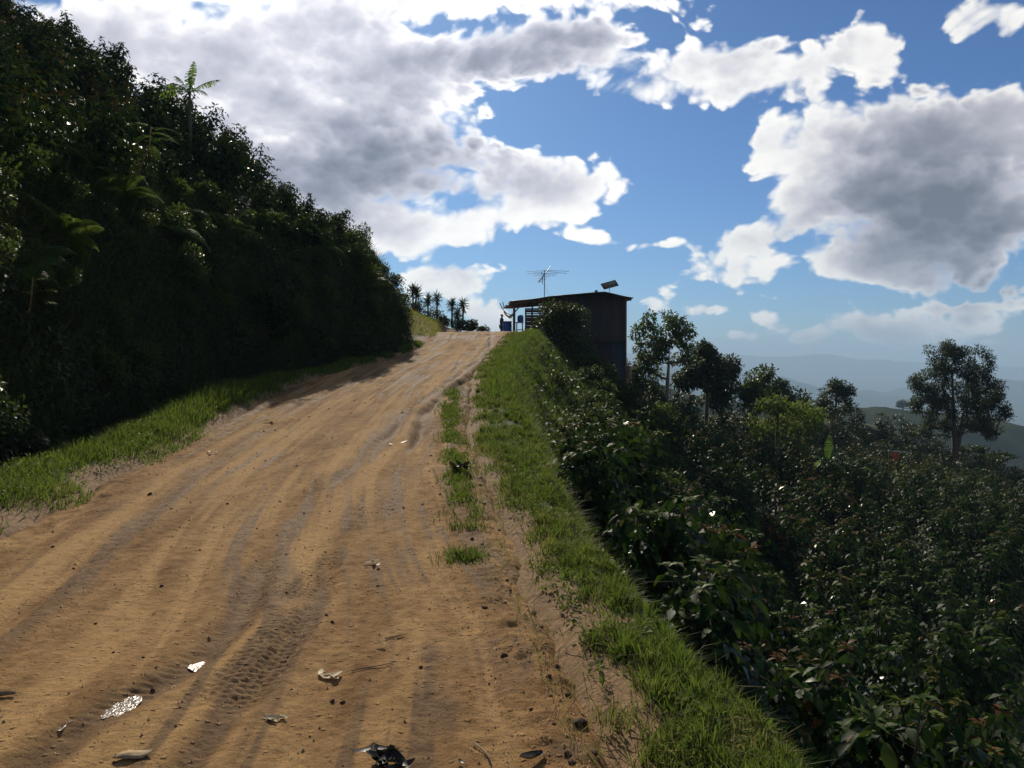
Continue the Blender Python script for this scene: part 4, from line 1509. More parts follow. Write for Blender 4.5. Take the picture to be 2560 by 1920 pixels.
for k in range(3):
    n_ = 9
    q_ = np.linspace(0, 1, n_)
    w_ = .041 * np.sin(np.pi * np.clip(q_ * .97 + .02, 0, 1)) ** .75 * (1 + .04 * np.sin(q_ * 22))
    c_ = np.stack([.19 * q_, 0 * q_, .035 * q_ - .07 * q_ ** 2], -1)
    l_ = c_ + np.stack([0 * q_, w_, .30 * w_ + .004 * np.sin(q_ * 25)], -1)
    r_ = c_ + np.stack([0 * q_, -w_, .30 * w_ + .004 * np.sin(q_ * 25 + 1)], -1)
    F_ = np.array([(i, i + 1, n_ + i + 1, n_ + i) for i in range(n_ - 1)] + [(n_ + i, n_ + i + 1, 2 * n_ + i + 1, 2 * n_ + i) for i in range(n_ - 1)])
    LEAF_MESHES.append(Geo().add(np.concatenate([l_, c_, r_]), F_[:, ::-1], (.55, .78, .90)[k]).mesh('leaf', True))  # paler yellow-green tints paint the look of backlit leaves into the colour
for x, y, s, k, lab in KEY:
    root = put_bush(NEAR[k], x, y, s, lab, None)
    taken.append((x, y))
    if lab.startswith(('large-leaved', 'rounded', 'glossy')):      # the big leaves on top, one by one
        rl = np.random.default_rng(int(x * 100))
        big = LEAF_MESHES
        for i in range(54):
            a = rl.uniform(0, 6.28)
            q = rl.uniform(.05, 1) ** .6
            o = link('leaf', big[i % 3], M['coffee'], root)
            hgt = 1.62 - .55 * q ** 1.8 + rl.normal(0, .05)
            o.location = (.62 * q * math.cos(a), .62 * q * math.sin(a), hgt)
            o.rotation_euler = (rl.normal(0, .35), .25 + .75 * q + rl.normal(0, .2), a + rl.normal(0, .5))
            sc_ = rl.uniform(.75, 1.2)
            o.scale = (sc_,) * 3

rb = np.random.default_rng(55)
cand = []
y = 4.6
while y < 92:
    st = 2.0 + .006 * y
    x = float(xb(y)) + .9 + rb.uniform(0, st)
    while x < .70 * y + 3.5:
        cand.append((x + rb.normal(0, .22), y + rb.normal(0, .22)))
        x += st
    y += st * .92
near_list, far_list = [], []
for x, y in cand:
    d = x - float(xb(y))
    if any((x - a) ** 2 + (y - b) ** 2 < 1.0 for a, b in taken):
        continue
    if y < 6.6:
        continue
    need = .75 if y < 18 else (1.2 if y < 26 else 2.6)
    if 22 <= y < 50 and (d < 4.6 or (d < 7 and rb.random() < .4)):
        continue
    if d < need or (44 < y < 58 and x < 9.5):
        continue
    ye = np.interp(x / y, EDGE_U, EDGE_Y)
    if y > ye + 2:
        continue
    # a lane of longer grass runs along the spur
    if 62 < y < 74 and 24 < x < 38 and rb.random() < .7:
        continue
    u = x / y
    if u > .64 or (u > .60 and y > 14):
        continue
    near_list.append((x, y))
near_list.sort(key=lambda p: p[1])
N_IND = 190
ORD20 = ['first', 'second', 'third', 'fourth', 'fifth', 'sixth', 'seventh', 'eighth', 'ninth', 'tenth', 'eleventh', 'twelfth', 'thirteenth', 'fourteenth', 'fifteenth', 'sixteenth', 'seventeenth', 'eighteenth', 'nineteenth', 'twentieth']
TENS = {20: 'twenty', 30: 'thirty', 40: 'forty', 50: 'fifty'}
ORD = ORD20 + [f'{TENS[t]}-{ORD20[k]}' if k >= 0 else {30: 'thirtieth', 40: 'fortieth', 50: 'fiftieth'}[t] for t, k in [(t, k) for t in (20, 30, 40, 50) for k in range(-1 if t > 20 else 0, 9)]]
counts = {}


def bush_label(x, y, s, g, orange, counts):
    """where a bush stands, by what can be found near it"""
    size = 'tall' if s > 1.23 else ('low' if s < 1.07 else 'middling')
    look = 'orange-tipped coffee bush' if orange else 'dark coffee bush'
    u = x / y
    if y < 30 and g < .2:
        k = counts['slope'] = counts.get('slope', 0) + 1
        return f'{size} {look}, {ORD[min(k, 20) - 1]} up the slope beside the grass verge', G_SLOPE
    if y < 14:
        k = counts['front'] = counts.get('front', 0) + 1
        return f'{size} {look} in the right foreground, {ORD[min(k, 20) - 1]} from the bottom corner', G_FIELD
    where = ('straight below the hut' if u < .16 else 'below the trees beside the hut' if u < .27 else 'below the small yellow-green tree' if u < .35 else
             'below the bright banana leaf' if u < .42 else 'below the orange cloth' if u < .48 else 'below the tall dark tree' if u < .55 else 'by the right edge of the picture')
    band = ('near the hollow' if y < 20 else 'in the nearer rows' if y < 27 else 'in the middle rows' if y < 36 else 'in the far rows')
    return f'{size} {look} {where}, {band}', ('orange-tipped ' if orange else '') + 'coffee bushes ' + where + ' ' + band


for i, (x, y) in enumerate(near_list):
    if i >= N_IND:
        far_list.append((x, y))
        continue
    g = x - (4.2 + .10 * y)
    orange_zone = (g > .2) and (9 < y < 24) and rb.random() < .30 or (y > 24 and rb.random() < .10)
    s = rb.uniform(.92, 1.38)
    if y < 9.5:
        me = NEAR[int(rb.integers(0, 3))]
    elif orange_zone:
        me = MIDB[int(rb.integers(3, 5))]
    else:
        me = MIDB[int(rb.integers(0, 3))]
    if orange_zone:
        lab, grp = 'coffee bush with rust-orange new leaves in the sunny lower plantation', 'coffee bushes with orange new growth'
    elif y < 30 and g < .2:
        lab, grp = 'dark glossy coffee bush on the shaded slope below the road', G_SLOPE
    else:
        lab, grp = 'green coffee bush in the lower plantation beyond the hollow', G_FIELD
    lab, grp = bush_label(x, y, s, g, orange_zone, counts)
    put_bush(me, x, y, s, lab, grp)
# the rest, too far to tell apart: one mass
g = Geo()
for x, y in far_list:
    n = 300
    c = np.array([x, y, gz(x, y)])
    h = rb.uniform(1.3, 1.9)
    v = norm(rb.normal(size=(n, 3)))
    p = c + np.array([0, 0, h * .55]) + v * rb.uniform(.55, 1, (n, 1)) * np.array([.8, .8, h * .5])
    g.leaves(p, v + rb.normal(0, .6, (n, 3)) + np.array([0, 0, -.3]), np.array([0, 0, 1.0]) + rb.normal(0, .4, (n, 3)), rb.uniform(.16, .30, n), rb.uniform(.09, .15, n),
             np.clip(rb.normal(.42, .16, n) + rb.normal(0, .12) + .2 * v[:, 2] + (rb.random(n) < (.12 if rb.random() < .3 else .01)) * .6, 0, 1), full=False)
if far_list:
    o = link('distant_coffee_bushes', g.mesh('distant_coffee_bushes'), M['coffee_far'], kind='stuff')
    o["label"] = 'dense coffee plantation covering the far part of the lower slope'
    o["category"] = 'coffee bushes'

# left hillside above the bank
hl = []
y = 8.5
while y < 43:
    x = float(xk(y)) - 2.1 - rb.uniform(0, 1.0)
    while x > -.70 * y - 4 and x > float(xk(y)) - 17:
        hl.append((x + rb.normal(0, .25), y + rb.normal(0, .25)))
        x -= 1.55
    y += 1.5
for x, y in hl:
    if y > 36 and x > float(xk(y)) - 2.5:
        continue
    k = int(rb.integers(0, 4)) if rb.random() < .4 else int(rb.integers(0, 3))
    lab = 'coffee bush with rusty new leaves on the hillside above the bank' if k == 3 else 'dark coffee bush in the plantation on the left hillside'
    dk = float(xk(y)) - x
    s = rb.uniform(.85, 1.15) * (.72 if y > 22 and dk < 5.5 else 1.0)
    row = 'on the bank brow' if dk < 4 else 'in the second strip up' if dk < 7 else 'midway up the hillside' if dk < 11 else 'high on the hillside'
    u = x / y
    col = 'at the left edge' if u < -.52 else 'left of the banana plant' if u < -.40 else 'around the banana plant' if u < -.33 else 'right of the banana plant'
    dep = 'near side' if y < 20 else 'halfway along' if y < 30 else 'far end'
    lab = ('rusty-tipped ' if k == 3 else 'tall dark ' if s > (.72 if y > 22 and dk < 5.5 else 1.0) else 'low dark ') + f'coffee bush {row}, {col}, {dep}'
    put_bush(HILL[k], x, y, s, lab, 'coffee bushes ' + row + ' ' + col + ' ' + dep, mat='coffee_hill')

# ------------------------------------------------------------------ trees on the spur
def stand(name, label, x, y, wl, leaf='tree_leaf', bark='bark', sink=.25, z=None, cat='tree', top=None):
    zz = gz(x, y) - sink if z is None else z
    sc = 1.0
    if top is not None:                     # height of the tree top above sea of coffee
        sc = (top - zz) / max(v[:, 2].max() for v in wl[1].V)
    return plant(name, (wl[0], wl[1]), (M[bark], M[leaf]), ('trunk', 'crown'), label, cat, (x, y, zz), 0.0, sc)


def at(px, Y): return (px - 512) / 852 * Y


def zpx(py, Y): return 1.6 + (356 - py) / 852 * Y


# open-crowned tree right of the hut
stand('broadleaf_tree', 'open-crowned tree with clear trunk just right of the hut', 10.9, 60, tree(11, 6.6, 2.2, .13,
      [(-.9, 0, 4.6, 1.1, 1.0, .8, 2), (.6, 0, 5.0, 1.4, 1.2, 1.2, 3), (-.1, .2, 6.1, 1.4, 1.2, .9, 3), (1.3, 0, 4.0, 1.0, 1, .6, 1.5), (-1.2, .1, 3.4, 1.0, 1, .7, 1.6), (-1.3, 0, 5.6, .9, .9, .7, 1.2)],
      84, 46, .27, .13, .42, .75, (.15, 0)), 'tree_leaf', 'pale_bark', top=5.05)
stand('broadleaf_tree', 'dark broadleaf tree standing second right of the hut', 14.6, 64, tree(12, 5.9, 1.8, .13,
      [(-1.2, 0, 3.8, 1.0, 1, .7, 2), (0, 0, 4.9, 1.2, 1, 1.0, 3), (.2, 0, 3.7, 1.3, 1.1, .8, 2), (-.3, 0, 5.6, .8, .8, .5, 1)],
      80, 90, .24, .12, .46, .8), 'dark_leaf', 'bark', top=3.05)
stand('broadleaf_tree', 'bushy dark tree overlapping the right side of the second tree', 16.2, 66, tree(13, 5.2, 1.4, .12,
      [(0, 0, 3.7, 1.1, 1, 1.0, 3), (-.2, 0, 2.5, .9, .9, .7, 2), (.4, 0, 4.4, .7, .7, .5, 1)],
      54, 70, .24, .12, .45, .8), 'dark_leaf', 'bark', top=1.9)
stand('broadleaf_tree', 'slim tree with rounded top and long bare trunk', 17.7, 62, tree(14, 5.2, 2.8, .085,
      [(0, 0, 4.4, 1.0, .9, .7, 3), (-.5, 0, 3.6, .6, .6, .5, 1.4), (.5, 0, 3.3, .7, .7, .5, 1.4)],
      40, 60, .23, .11, .40, .8), 'tree_leaf', 'bark', top=1.15)
stand('broadleaf_tree', 'dark domed tree behind the yellow-green tree', 27.3, 86, tree(15, 5.6, 1.6, .15,
      [(0, 0, 3.6, 1.9, 1.6, 1.2, 3), (.9, 0, 2.6, 1.3, 1.2, .8, 2), (-.6, 0, 4.5, .9, .9, .7, 1.5)],
      70, 80, .30, .15, .55, .8), 'dark_leaf', 'bark', top=-.40)
stand('broadleaf_tree', 'small yellow-green tree with thin trunk among the coffee bushes', 16.2, 52, tree(16, 3.9, 1.4, .06,
      [(-.6, 0, 2.5, .9, .8, .5, 2), (.7, 0, 2.9, .9, .8, .6, 2), (0, 0, 3.4, .8, .7, .4, 2)],
      44, 26, .20, .09, .34, .6), 'yellow_leaf', 'bark', top=-0.55)
stand('broadleaf_tree', 'yellowish sapling beside the small yellow-green tree', 18.4, 55, tree(19, 3.2, 1.0, .05,
      [(-.3, 0, 2.0, .8, .7, .5, 2), (.4, 0, 2.6, .7, .6, .5, 2)],
      30, 26, .20, .09, .34, .6), 'yellow_leaf', 'bark', top=-1.0)
stand('broadleaf_tree', 'dark rounded tree standing alone on the ridge line', 34.6, 91, tree(17, 5.6, 1.2, .16,
      [(0, 0, 3.1, 1.8, 1.5, 1.6, 3), (.3, 0, 4.4, 1.2, 1, .7, 2), (-.9, 0, 2.4, 1.0, 1.0, .8, 1.2)],
      60, 64, .28, .13, .5, .9), 'dark_leaf', 'bark', top=-.55)
stand('broadleaf_tree', 'low tree with flat layered branches left of the rounded ridge tree', 31.4, 90, tree(18, 4.2, 1.5, .09,
      [(0, 0, 3.4, 1.2, 1, .25, 2), (-.1, 0, 2.5, 1.0, .9, .25, 2)],
      30, 36, .24, .11, .38, .35), 'dark_leaf', 'bark')
# the big tree on the right
big_tree = stand('tall_tree', 'tall dark tree with forked trunk rising alone at the far right', 41.6, 80, tree(21, 11.4, 2.6, .34,
      [(-1.0, 0, 9.6, 1.7, 1.5, 1.2, 2.4), (1.5, 0, 9.0, 1.9, 1.6, 1.4, 2.6), (-2.4, 0, 7.6, 1.7, 1.5, 1.2, 2.2), (2.9, 0, 6.8, 1.8, 1.5, 1.4, 2.6), (.3, 0, 7.6, 2.2, 1.7, 1.4, 2.8), (-2.6, 0, 5.6, 1.8, 1.5, 1.0, 2.2), (3.4, 0, 5.0, 1.6, 1.4, 1.1, 2.2), (0.6, 0, 5.6, 2.0, 1.6, 1.1, 2.2), (-2.2, 0, 3.6, 1.5, 1.3, .7, 1.4), (2.6, 0, 3.6, 1.6, 1.3, .7, 1.4), (.4, 0, 4.0, 1.5, 1.3, .7, 1.0)],
      230, 120, .24, .09, .58, .8, (-.3, 0), up=.4, second=(1.6, .3, .22)), 'dark_leaf', 'bark', top=3.35)
big_tree.scale.x *= .88
stand('broadleaf_tree', 'low spreading tree with flat tiers behind the tall tree', 47.2, 86, tree(22, 4.6, 1.4, .14,
      [(-1.2, 0, 3.6, 1.9, 1.5, .3, 2), (1.4, 0, 2.8, 2.0, 1.6, .4, 2), (0, 0, 2.2, 2.2, 1.6, .4, 1.5), (-2.6, 0, 2.9, 1.2, 1.2, .3, 1)],
      70, 46, .28, .12, .5, .35), 'dark_leaf', 'bark')
# a tiny tree on the wooded hill
zt = zpx(409, 620)
stand('hilltop_tree', 'tiny lone tree on the crest of the wooded hill', at(903, 620), 620, tree(23, 9, 3, .5, [(0, 0, 6.5, 4.5, 4, 2.2, 1)], 30, 40, 1.2, .6, 1.6, .8), 'dark_leaf', 'bark', z=zt - 3)

# big shrub against the hut wall, and its neighbours
stand('hut_shrub', 'big dark leafy shrub in front of the hut wall', 2.55, 46.4, shrub(31, 3.0, 1.5, 5200, .16, .08, False, 18, .5), 'dark_leaf', 'bark', .2, cat='shrub')
stand('hut_shrub', 'dark shrub hanging down the bank below the big hut shrub', 3.1, 45.0, shrub(36, 1.7, 1.5, 3000, .16, .08, False, 12, .3), 'dark_leaf', 'bark', .2, cat='shrub')
stand('hut_shrub', 'small reddish shrub at the right of the big hut shrub', 4.3, 47.4, shrub(32, 1.9, .6, 420, .15, .07, False, 6), 'weed', 'bark', .1, cat='shrub')
stand('slope_shrub', 'low green shrub on the slope under the hut', 5.0, 46.0, shrub(33, .9, .8, 700, .15, .08, False, 6), 'tree_leaf', 'bark', .1, cat='shrub')
stand('slope_shrub', 'leafy shrub below the leaning cross post', 8.9, 52.5, shrub(34, 1.7, 1.1, 1500, .17, .08, False, 9), 'yellow_leaf', 'bark', .1, cat='shrub')
stand('slope_shrub', 'rounded shrub between the cross post and the open-crowned tree', 10.3, 55, shrub(35, 1.6, 1.3, 1500, .17, .08, False, 9), 'tree_leaf', 'bark', .1, cat='shrub')
SL = [shrub(40 + k, 1.1, .85, 900, .16, .08, False, 8) for k in range(3)]
SLM = [meshes('slope_shrub', s) for s in SL]
for i in range(40):
    y = 23.5 + 23.5 * i / 40 + rb.uniform(-.3, .3)
    x = float(xb(y)) + rb.uniform(1.6, 6.5)
    if 44 < y and x < 4:
        x += 3.0
    me = SLM[i % 3]
    root = thing('slope_shrub', f'low dark shrub on the shaded slope below the hut, {ORD[i]} counting uphill', 'shrub', (x, y, gz(x, y) - .05), rb.uniform(0, 6.28), 'low shrubs on the slope below the hut', rb.uniform(.6, 1.1))
    link('stem', me[0], M['bark'], root)
    link('foliage', me[1], M['weed'], root, kind='stuff')


# ------------------------------------------------------------------ yuccas beyond the crest
def yucca(seed, H, heads=1):
    r = np.random.default_rng(seed)
    wood, leaf = Geo(), Geo()
    for k in range(heads):
        off = np.array([.28 * k * (1 if k % 2 else -1), .1 * k, 0])
        h = H * (1 - .12 * k)
        wood.tube(np.array([(0, 0, 0), off * .6 + (0, 0, h * .5), off + (0, 0, h)]), (.075, .06, .05), 6)
        n = 110
        v = norm(r.normal(size=(n, 3)) + np.array([0, 0, .30]))
        c = off + np.array([0, 0, h - .10]) + np.array([0, 0, 1]) * r.uniform(-.35, .12, (n, 1))
        leaf.leaves(c, v, np.array([0, 0, 1.0]) + r.normal(0, .2, (n, 3)), r.uniform(.46, .66, n), .065, np.clip(r.normal(.4, .15, n), 0, 1), full=False, droop=.02)
        n = 8                                 # old leaves hanging under the head
        v = norm(np.concatenate([r.normal(size=(n, 2)), -np.abs(r.normal(1.2, .3, (n, 1)))], 1))
        leaf.leaves(off + np.array([0, 0, h - .25]) + np.array([0, 0, 1]) * r.uniform(-.3, .05, (n, 1)), v, np.tile([1.0, 0, 0], (n, 1)), r.uniform(.3, .45, n), .045, .95, full=False)
    return wood, leaf


YUC = [(413, 56, 1.9, 2, 'twin-headed yucca, leftmost of the row beyond the crest'), (428, 57, 1.55, 1, 'shorter yucca just left of the tallest dark-trunked one'),
       (437, 56.5, 1.75, 1, 'yucca with the darkest trunk, third from the left in the row'), (452, 57, 1.65, 1, 'yucca with bushy base right of the gap in the row'),
       (457.5, 56, 1.0, 1, 'smallest yucca between the two right-hand ones'), (463, 57, 1.85, 1, 'rightmost yucca with a bare straight trunk')]
for k, (px, Y, H, hd, lab) in enumerate(YUC):
    x = at(px, Y)
    plant('yucca', yucca(60 + k, H, hd), (M['bark'], M['yucca']), ('trunk', 'spikes'), lab, 'yucca', (x, Y, gz(x, Y) - .05), rb.uniform(0, 6))
for px, Y, H, R_, lab in ((418, 57.5, 1.1, .7, 'dark bush under the leftmost yucca'), (431, 58, 1.0, .8, 'dark bush behind the shorter yucca'), (447, 55, .55, .6, 'low bush at the foot of the fourth yucca'),
                          (459, 55, .5, .7, 'low spreading bush under the two right-hand yuccas'), (471, 56, .9, .5, 'small open bush right of the yuccas on the skyline'), (485, 58, .8, .55, 'lowest bush on the crest between yuccas and hut')):
    x = at(px, Y)
    stand('crest_bush', lab, x, Y, shrub(int(px), H, R_, 900, .14, .07, False, 7), 'dark_leaf', 'bark', .08, cat='bush')
# small spiky plant by the hut corner
plant('agave', yucca(70, .12, 1), (M['bark'], M['yucca']), ('trunk', 'spikes'), 'spiky rosette plant at the foot of the right hut corner', 'agave', (7.15, 50.4, gz(7.15, 50.4)), 0)


# ------------------------------------------------------------------ banana plants
def banana_leaf(seed, Lf, W, rise, droop, torn=.5):
    """one blade along +X from the origin: midrib and torn strips"""
    r = np.random.default_rng(seed)
    g = Geo()
    n = 26
    q = np.linspace(0, 1, n)
    x = Lf * q * (1 - .18 * droop * q)
    z = Lf * (rise * q - droop * q ** 2)
    mid = np.stack([x, 0 * x, z], -1)
    g.tube(mid[::3], np.linspace(.016, .004, len(mid[::3])), 4, .9, cap=False)
    w = W * np.clip(np.sin(np.pi * np.clip((q - .16) / .84, 0, 1)) ** .55, 0, 1) * (q > .16)
    for sg in (-1, 1):
        for i in range(4, n - 1):
            gap = .0 if r.random() > torn else r.uniform(.15, .6)
            a, b = mid[i], mid[i + 1]
            b2 = a + (b - a) * (1 - gap)
            dz = -w[i] * r.uniform(.15, .75) * (.5 + torn)
            fw = (b - a) * r.uniform(.2, 1.2)
            V = [a, b2, b2 + np.array([0, sg * w[i + 1], dz]) + fw * .7, a + np.array([0, sg * w[i], dz]) + fw]
            g.add(V, np.array([[0, 1, 2, 3]]), np.clip(r.normal(.45, .12), 0, 1))
    return g.mesh('leaf')


def banana(label, loc, H, spec, seed, r0=.09):
    root = thing('banana_plant', label, 'banana plant', loc)
    link('stem', Geo().tube(np.array([(0, 0, 0), (.02, 0, H * .5), (0.0, 0, H)]), (r0 * 1.2, r0, r0 * .55), 8).mesh('stem', True), M['stem'], root)
    for k, (az, rise, Lf, W, dr, torn) in enumerate(spec):
        o = link('leaf', banana_leaf(seed + k, Lf, W, rise, dr, torn), M['banana'], root)
        o.location = (0, 0, H - .06)
        o.rotation_euler = (0, 0, math.radians(az))
    return root


bx_, by_ = -11.35, 30.0
banana('lone banana plant standing above the left hillside skyline', (bx_, by_, gz(bx_, by_) - .1), 2.75,
       [(75, 5.0, .26, .17, .3, .3), (165, 1.7, .72, .20, .8, .8), (178, 1.05, 1.0, .20, .8, .8), (190, .60, 1.15, .18, .7, .8), (200, .22, 1.1, .17, .5, .8), (5, .85, 1.15, .18, .42, .8), (-20, .45, .85, .17, .6, .8), (110, 2.8, .42, .18, .5, .6), (260, .6, .8, .17, .8, .8), (300, .8, .8, .17, .9, .8)], 80, .07)
for k, (px, Y, lab) in enumerate(((827, 50, 'banana plant with one bright upright leaf in the plantation'), (858, 56, 'wide banana clump right of the bright upright leaf'), (820, 53, 'dark banana plant left of the bright upright leaf'))):
    x = at(px, Y)
    r = np.random.default_rng(90 + k)
    spec = [(r.uniform(0, 360), r.uniform(.5, 1.5), r.uniform(1.0, 1.6), .22, r.uniform(.7, 1.2), .4) for _ in range(8)]
    if k == 0:
        spec.append((40, 6.0, .30, .28, .3, .1))
    banana(lab, (x, Y, gz(x, Y) - .1), (1.9, 1.2, 1.6)[k], spec, 100 + 20 * k, .12)

# clothes pole with an orange cloth in the plantation
px_, py_ = at(897, 46), 46.0
zg = gz(px_, py_)
cl = thing('drying_pole', 'pale horizontal pole on two sticks in the lower plantation', 'pole', (px_, py_, zg))
hp = zpx(452, 46) - zg
link('rail', Geo().tube([(-.45, 0, hp + .06), (.85, .2, hp - .06)], .03, 6).mesh('rail'), M['pale_board'], cl)
for sx_ in (-.4, .75):
    link('support', Geo().tube([(sx_, .05, -.1), (sx_, .08, hp)], .018, 5).mesh('support'), M['bark'], cl)
V, F = [], []
for j in range(7):
    for i in range(7):
        V.append((-.22 + .30 * i / 6, .04 * math.sin(i * 1.7 + j * .5), -.42 * j / 6 + .02 * math.sin(i * 2)))
for j in range(6):
    for i in range(6):
        F.append((j * 7 + i, j * 7 + i + 1, (j + 1) * 7 + i + 1, (j + 1) * 7 + i))
V = np.array(V)
o = link('hanging_cloth', Geo().add(np.concatenate([V, V + (0, .006, 0)]), np.concatenate([np.array(F), np.array(F)[:, ::-1] + len(V)])).mesh('hanging_cloth', True), M['orange_cloth'], None, (px_ - .05, py_ - .04, zg + hp + .0))
tag(o, 'orange cloth hanging on the pale pole in the plantation', 'cloth')
# ------------------------------------------------------------------ undergrowth on the cut bank
def normals(x, y, e=.08):
    gx_ = (ground(x + e, y) - ground(x - e, y)) / (2 * e)
    gy_ = (ground(x, y + e) - ground(x, y - e)) / (2 * e)
    return norm(np.stack([-gx_, -gy_, np.ones_like(x)], -1))


rg = np.random.default_rng(77)


def bank_points(n, y0, y1, d0=-.1, d1=2.6, wt=None):
    tab = np.linspace(d0, d1, 200)
    hh = np.interp(tab, [0, .15, .5, 1.0, 1.6, 2.4, 12, 40], [0, .5, 2.1, 3.5, 4.3, 4.9, 10.6, 25])
    arc = np.concatenate([[0], np.cumsum(np.hypot(np.diff(tab), np.diff(hh)))])
    dk = np.interp(rg.uniform(0, arc[-1], n), arc, tab)
    y = y0 + (y1 - y0) * rg.random(n) ** 1.15
    x = xk(y) - dk
    return x, y, dk


n = 105000
x, y, dk = bank_points(n, 7.5, 41)
nn = normals(x, y)
z = ground(x, y)
thick = .06 + .50 * np.clip(fbm(y * .9, z * .9, 4, 81) + .35, 0, 1.1)
P = np.stack([x, y, z], -1) + nn * (thick * rg.random(n) ** .6)[:, None]
g = Geo()
D = nn * .8 + rg.normal(0, .7, (n, 3)) + np.array([0, 0, -.45])
U = nn * .6 + np.array([0, 0, .8]) + rg.normal(0, .35, (n, 3))
sz = rg.uniform(.045, .13, n) * (1 + .5 * (fbm(y * .5, z * .5, 2, 83) > .15))
tt = np.clip(rg.normal(.38, .15, n) + .35 * fbm(y * .6, z * .7, 3, 82) + .10 * (dk > 1.3), 0, 1)
g.leaves(P, D, U, sz, sz * rg.uniform(.35, .6, n), tt, full=False, droop=.25)
o = link('bank_undergrowth', g.mesh('bank_undergrowth'), M['undergrowth'], kind='stuff')
o["label"] = 'dense dark weeds and creepers covering the cut bank'
o["category"] = 'undergrowth'
# trailing grass on the bank
n = 26000
x, y, dk = bank_points(n, 8, 40, 0, 2.8)
P = np.stack([x, y, ground(x, y) + .02], -1) + normals(x, y) * rg.uniform(0, .35, (n, 1))
g = Geo()
ln = rg.normal(0, .5, (n, 2)) + np.array([.7, -.1])
g.blades(P, rg.uniform(.15, .5, n), .012, ln, np.clip(rg.normal(.45, .22, n), 0, 1), 5)
o = link('bank_grass', g.mesh('bank_grass'), M['undergrowth'], kind='stuff')
o["label"] = 'long thin grass trailing over the left bank'
o["category"] = 'grass'
# low cover between the bushes of the left hillside and of the lower plantation
n = 30000
y = rg.uniform(8, 44, n)
x = xk(y) - rg.uniform(1.6, 17, n)
P = np.stack([x, y, ground(x, y) + rg.uniform(.02, .45, n)], -1)
g = Geo()
g.leaves(P, rg.normal(0, 1, (n, 3)) + np.array([.3, 0, .1]), np.array([0, 0, 1.0]) + rg.normal(0, .4, (n, 3)), rg.uniform(.10, .22, n), rg.uniform(.05, .10, n), np.clip(rg.normal(.35, .18, n), 0, 1), full=False)
n = 40000
y = 5 + 80 * rg.random(n) ** 1.5
x = xb(y) + .6 + rg.random(n) * (.66 * y + 2 - xb(y))
ok = ~((y > 49) & (y < 55.5) & (x < 7.0)) & (y < np.interp(x / y, EDGE_U, EDGE_Y) + 6)
x, y = x[ok], y[ok]
n = len(x)
P = np.stack([x, y, ground(x, y) + rg.uniform(.02, .35, n)], -1)
s = np.clip(.06 + y * .0045, .08, .30) * rg.uniform(.7, 1.4, n)
g.leaves(P, rg.normal(0, 1, (n, 3)) + np.array([0, 0, .1]), np.array([0, 0, 1.0]) + rg.normal(0, .4, (n, 3)), s, s * .5, np.clip(rg.normal(.35, .18, n), 0, 1), full=False)
o = link('ground_cover', g.mesh('ground_cover'), M['undergrowth'], kind='stuff')
o["label"] = 'low weeds filling the ground between the coffee bushes'
o["category"] = 'ground cover'

# ferns and shrubs on the bank, one by one
FM = [meshes('fern', fern(400 + k, 10 + k, .95)) for k in range(3)]
nf = [0, 0]
for i in range(44):
    y = 11 + 25 * i / 44 + rg.uniform(-.3, .3)
    dk = rg.choice([rg.uniform(1.3, 2.8), rg.uniform(.3, 1.3)], p=[.7, .3])
    x = float(xk(y)) - dk
    nv = normals(np.array([x]), np.array([y]))[0]
    hi_ = int(dk > 1.3)
    nf[hi_] += 1
    root = thing('fern', (f'arching fern on the upper edge of the bank, {ORD[nf[1] - 1]} from the near end' if hi_ else f'fern growing out of the bank face, {ORD[nf[0] - 1]} from the near end'), 'fern', tuple(np.array([x, y, gz(x, y)]) + nv * .12), rg.uniform(0, 6.28),
                 'ferns along the top of the bank' if dk > 1.3 else 'ferns on the bank face', float(rg.uniform(.65, 1.15)))
    root.rotation_euler = (-float(nv[1]) * .5, float(nv[0]) * .55, rg.uniform(0, 6.28))
    me = FM[i % 3]
    link('stalks', me[0], M['stem'], root)
    link('fronds', me[1], M['fern'], root, kind='stuff')
BS = [meshes('bank_shrub', shrub(420 + k, 1.15, .62, 900, .11, .055, False, 8)) for k in range(4)]
for i in range(46):
    y = 12 + 26.5 * i / 46 + rg.uniform(-.25, .25)
    dk = rg.uniform(.7, 3.0)
    if y > 34:
        dk = rg.uniform(.2, 2.2)
    x = float(xk(y)) - dk
    me = BS[i % 4]
    mt = M['weed'] if i % 4 else M['tree_leaf']
    root = thing('bank_shrub', f'leafy weed shrub on the brow of the left bank, {ORD[i]} from the near end', 'shrub', (x, y, gz(x, y) - .05), rg.uniform(0, 6.28), 'weed shrubs along the brow of the bank', float(rg.uniform(.55, 1.05)))
    link('stem', me[0], M['bark'], root)
    link('foliage', me[1], mt, root, kind='stuff')
for i in range(40):
    y = 11 + 24 * i / 40 + rg.uniform(-.25, .25)
    dk = rg.uniform(.15, 1.3)
    x = float(xk(y)) - dk
    nv = normals(np.array([x]), np.array([y]))[0]
    me = BS[i % 4]
    root = thing('face_shrub', f'weedy shrub rooted in the steep bank face, {ORD[i]} from the near end', 'shrub', (x, y, gz(x, y) - .02), rg.uniform(0, 6.28), 'shrubs on the bank face', float(rg.uniform(.4, .85)))
    root.rotation_euler = (0, float(nv[0]) * .7, 0)
    link('stem', me[0], M['bark'], root)
    link('foliage', me[1], M[('yellow_leaf', 'fern', 'tree_leaf', 'weed')[(i * 7) % 4]], root, kind='stuff')
stand('bank_shrub', 'upright dark shrub at the far end of the bank', -4.95, 37.2, shrub(440, 2.6, .75, 2200, .13, .06, False, 11), 'dark_leaf', 'bark', .1, cat='shrub')
stand('bank_shrub', 'pale flowering shrub with shiny leaves high on the bank', -7.0, 24.0, shrub(441, 1.7, .65, 1100, .13, .07, False, 8), 'coffee', 'bark', .1, cat='shrub')

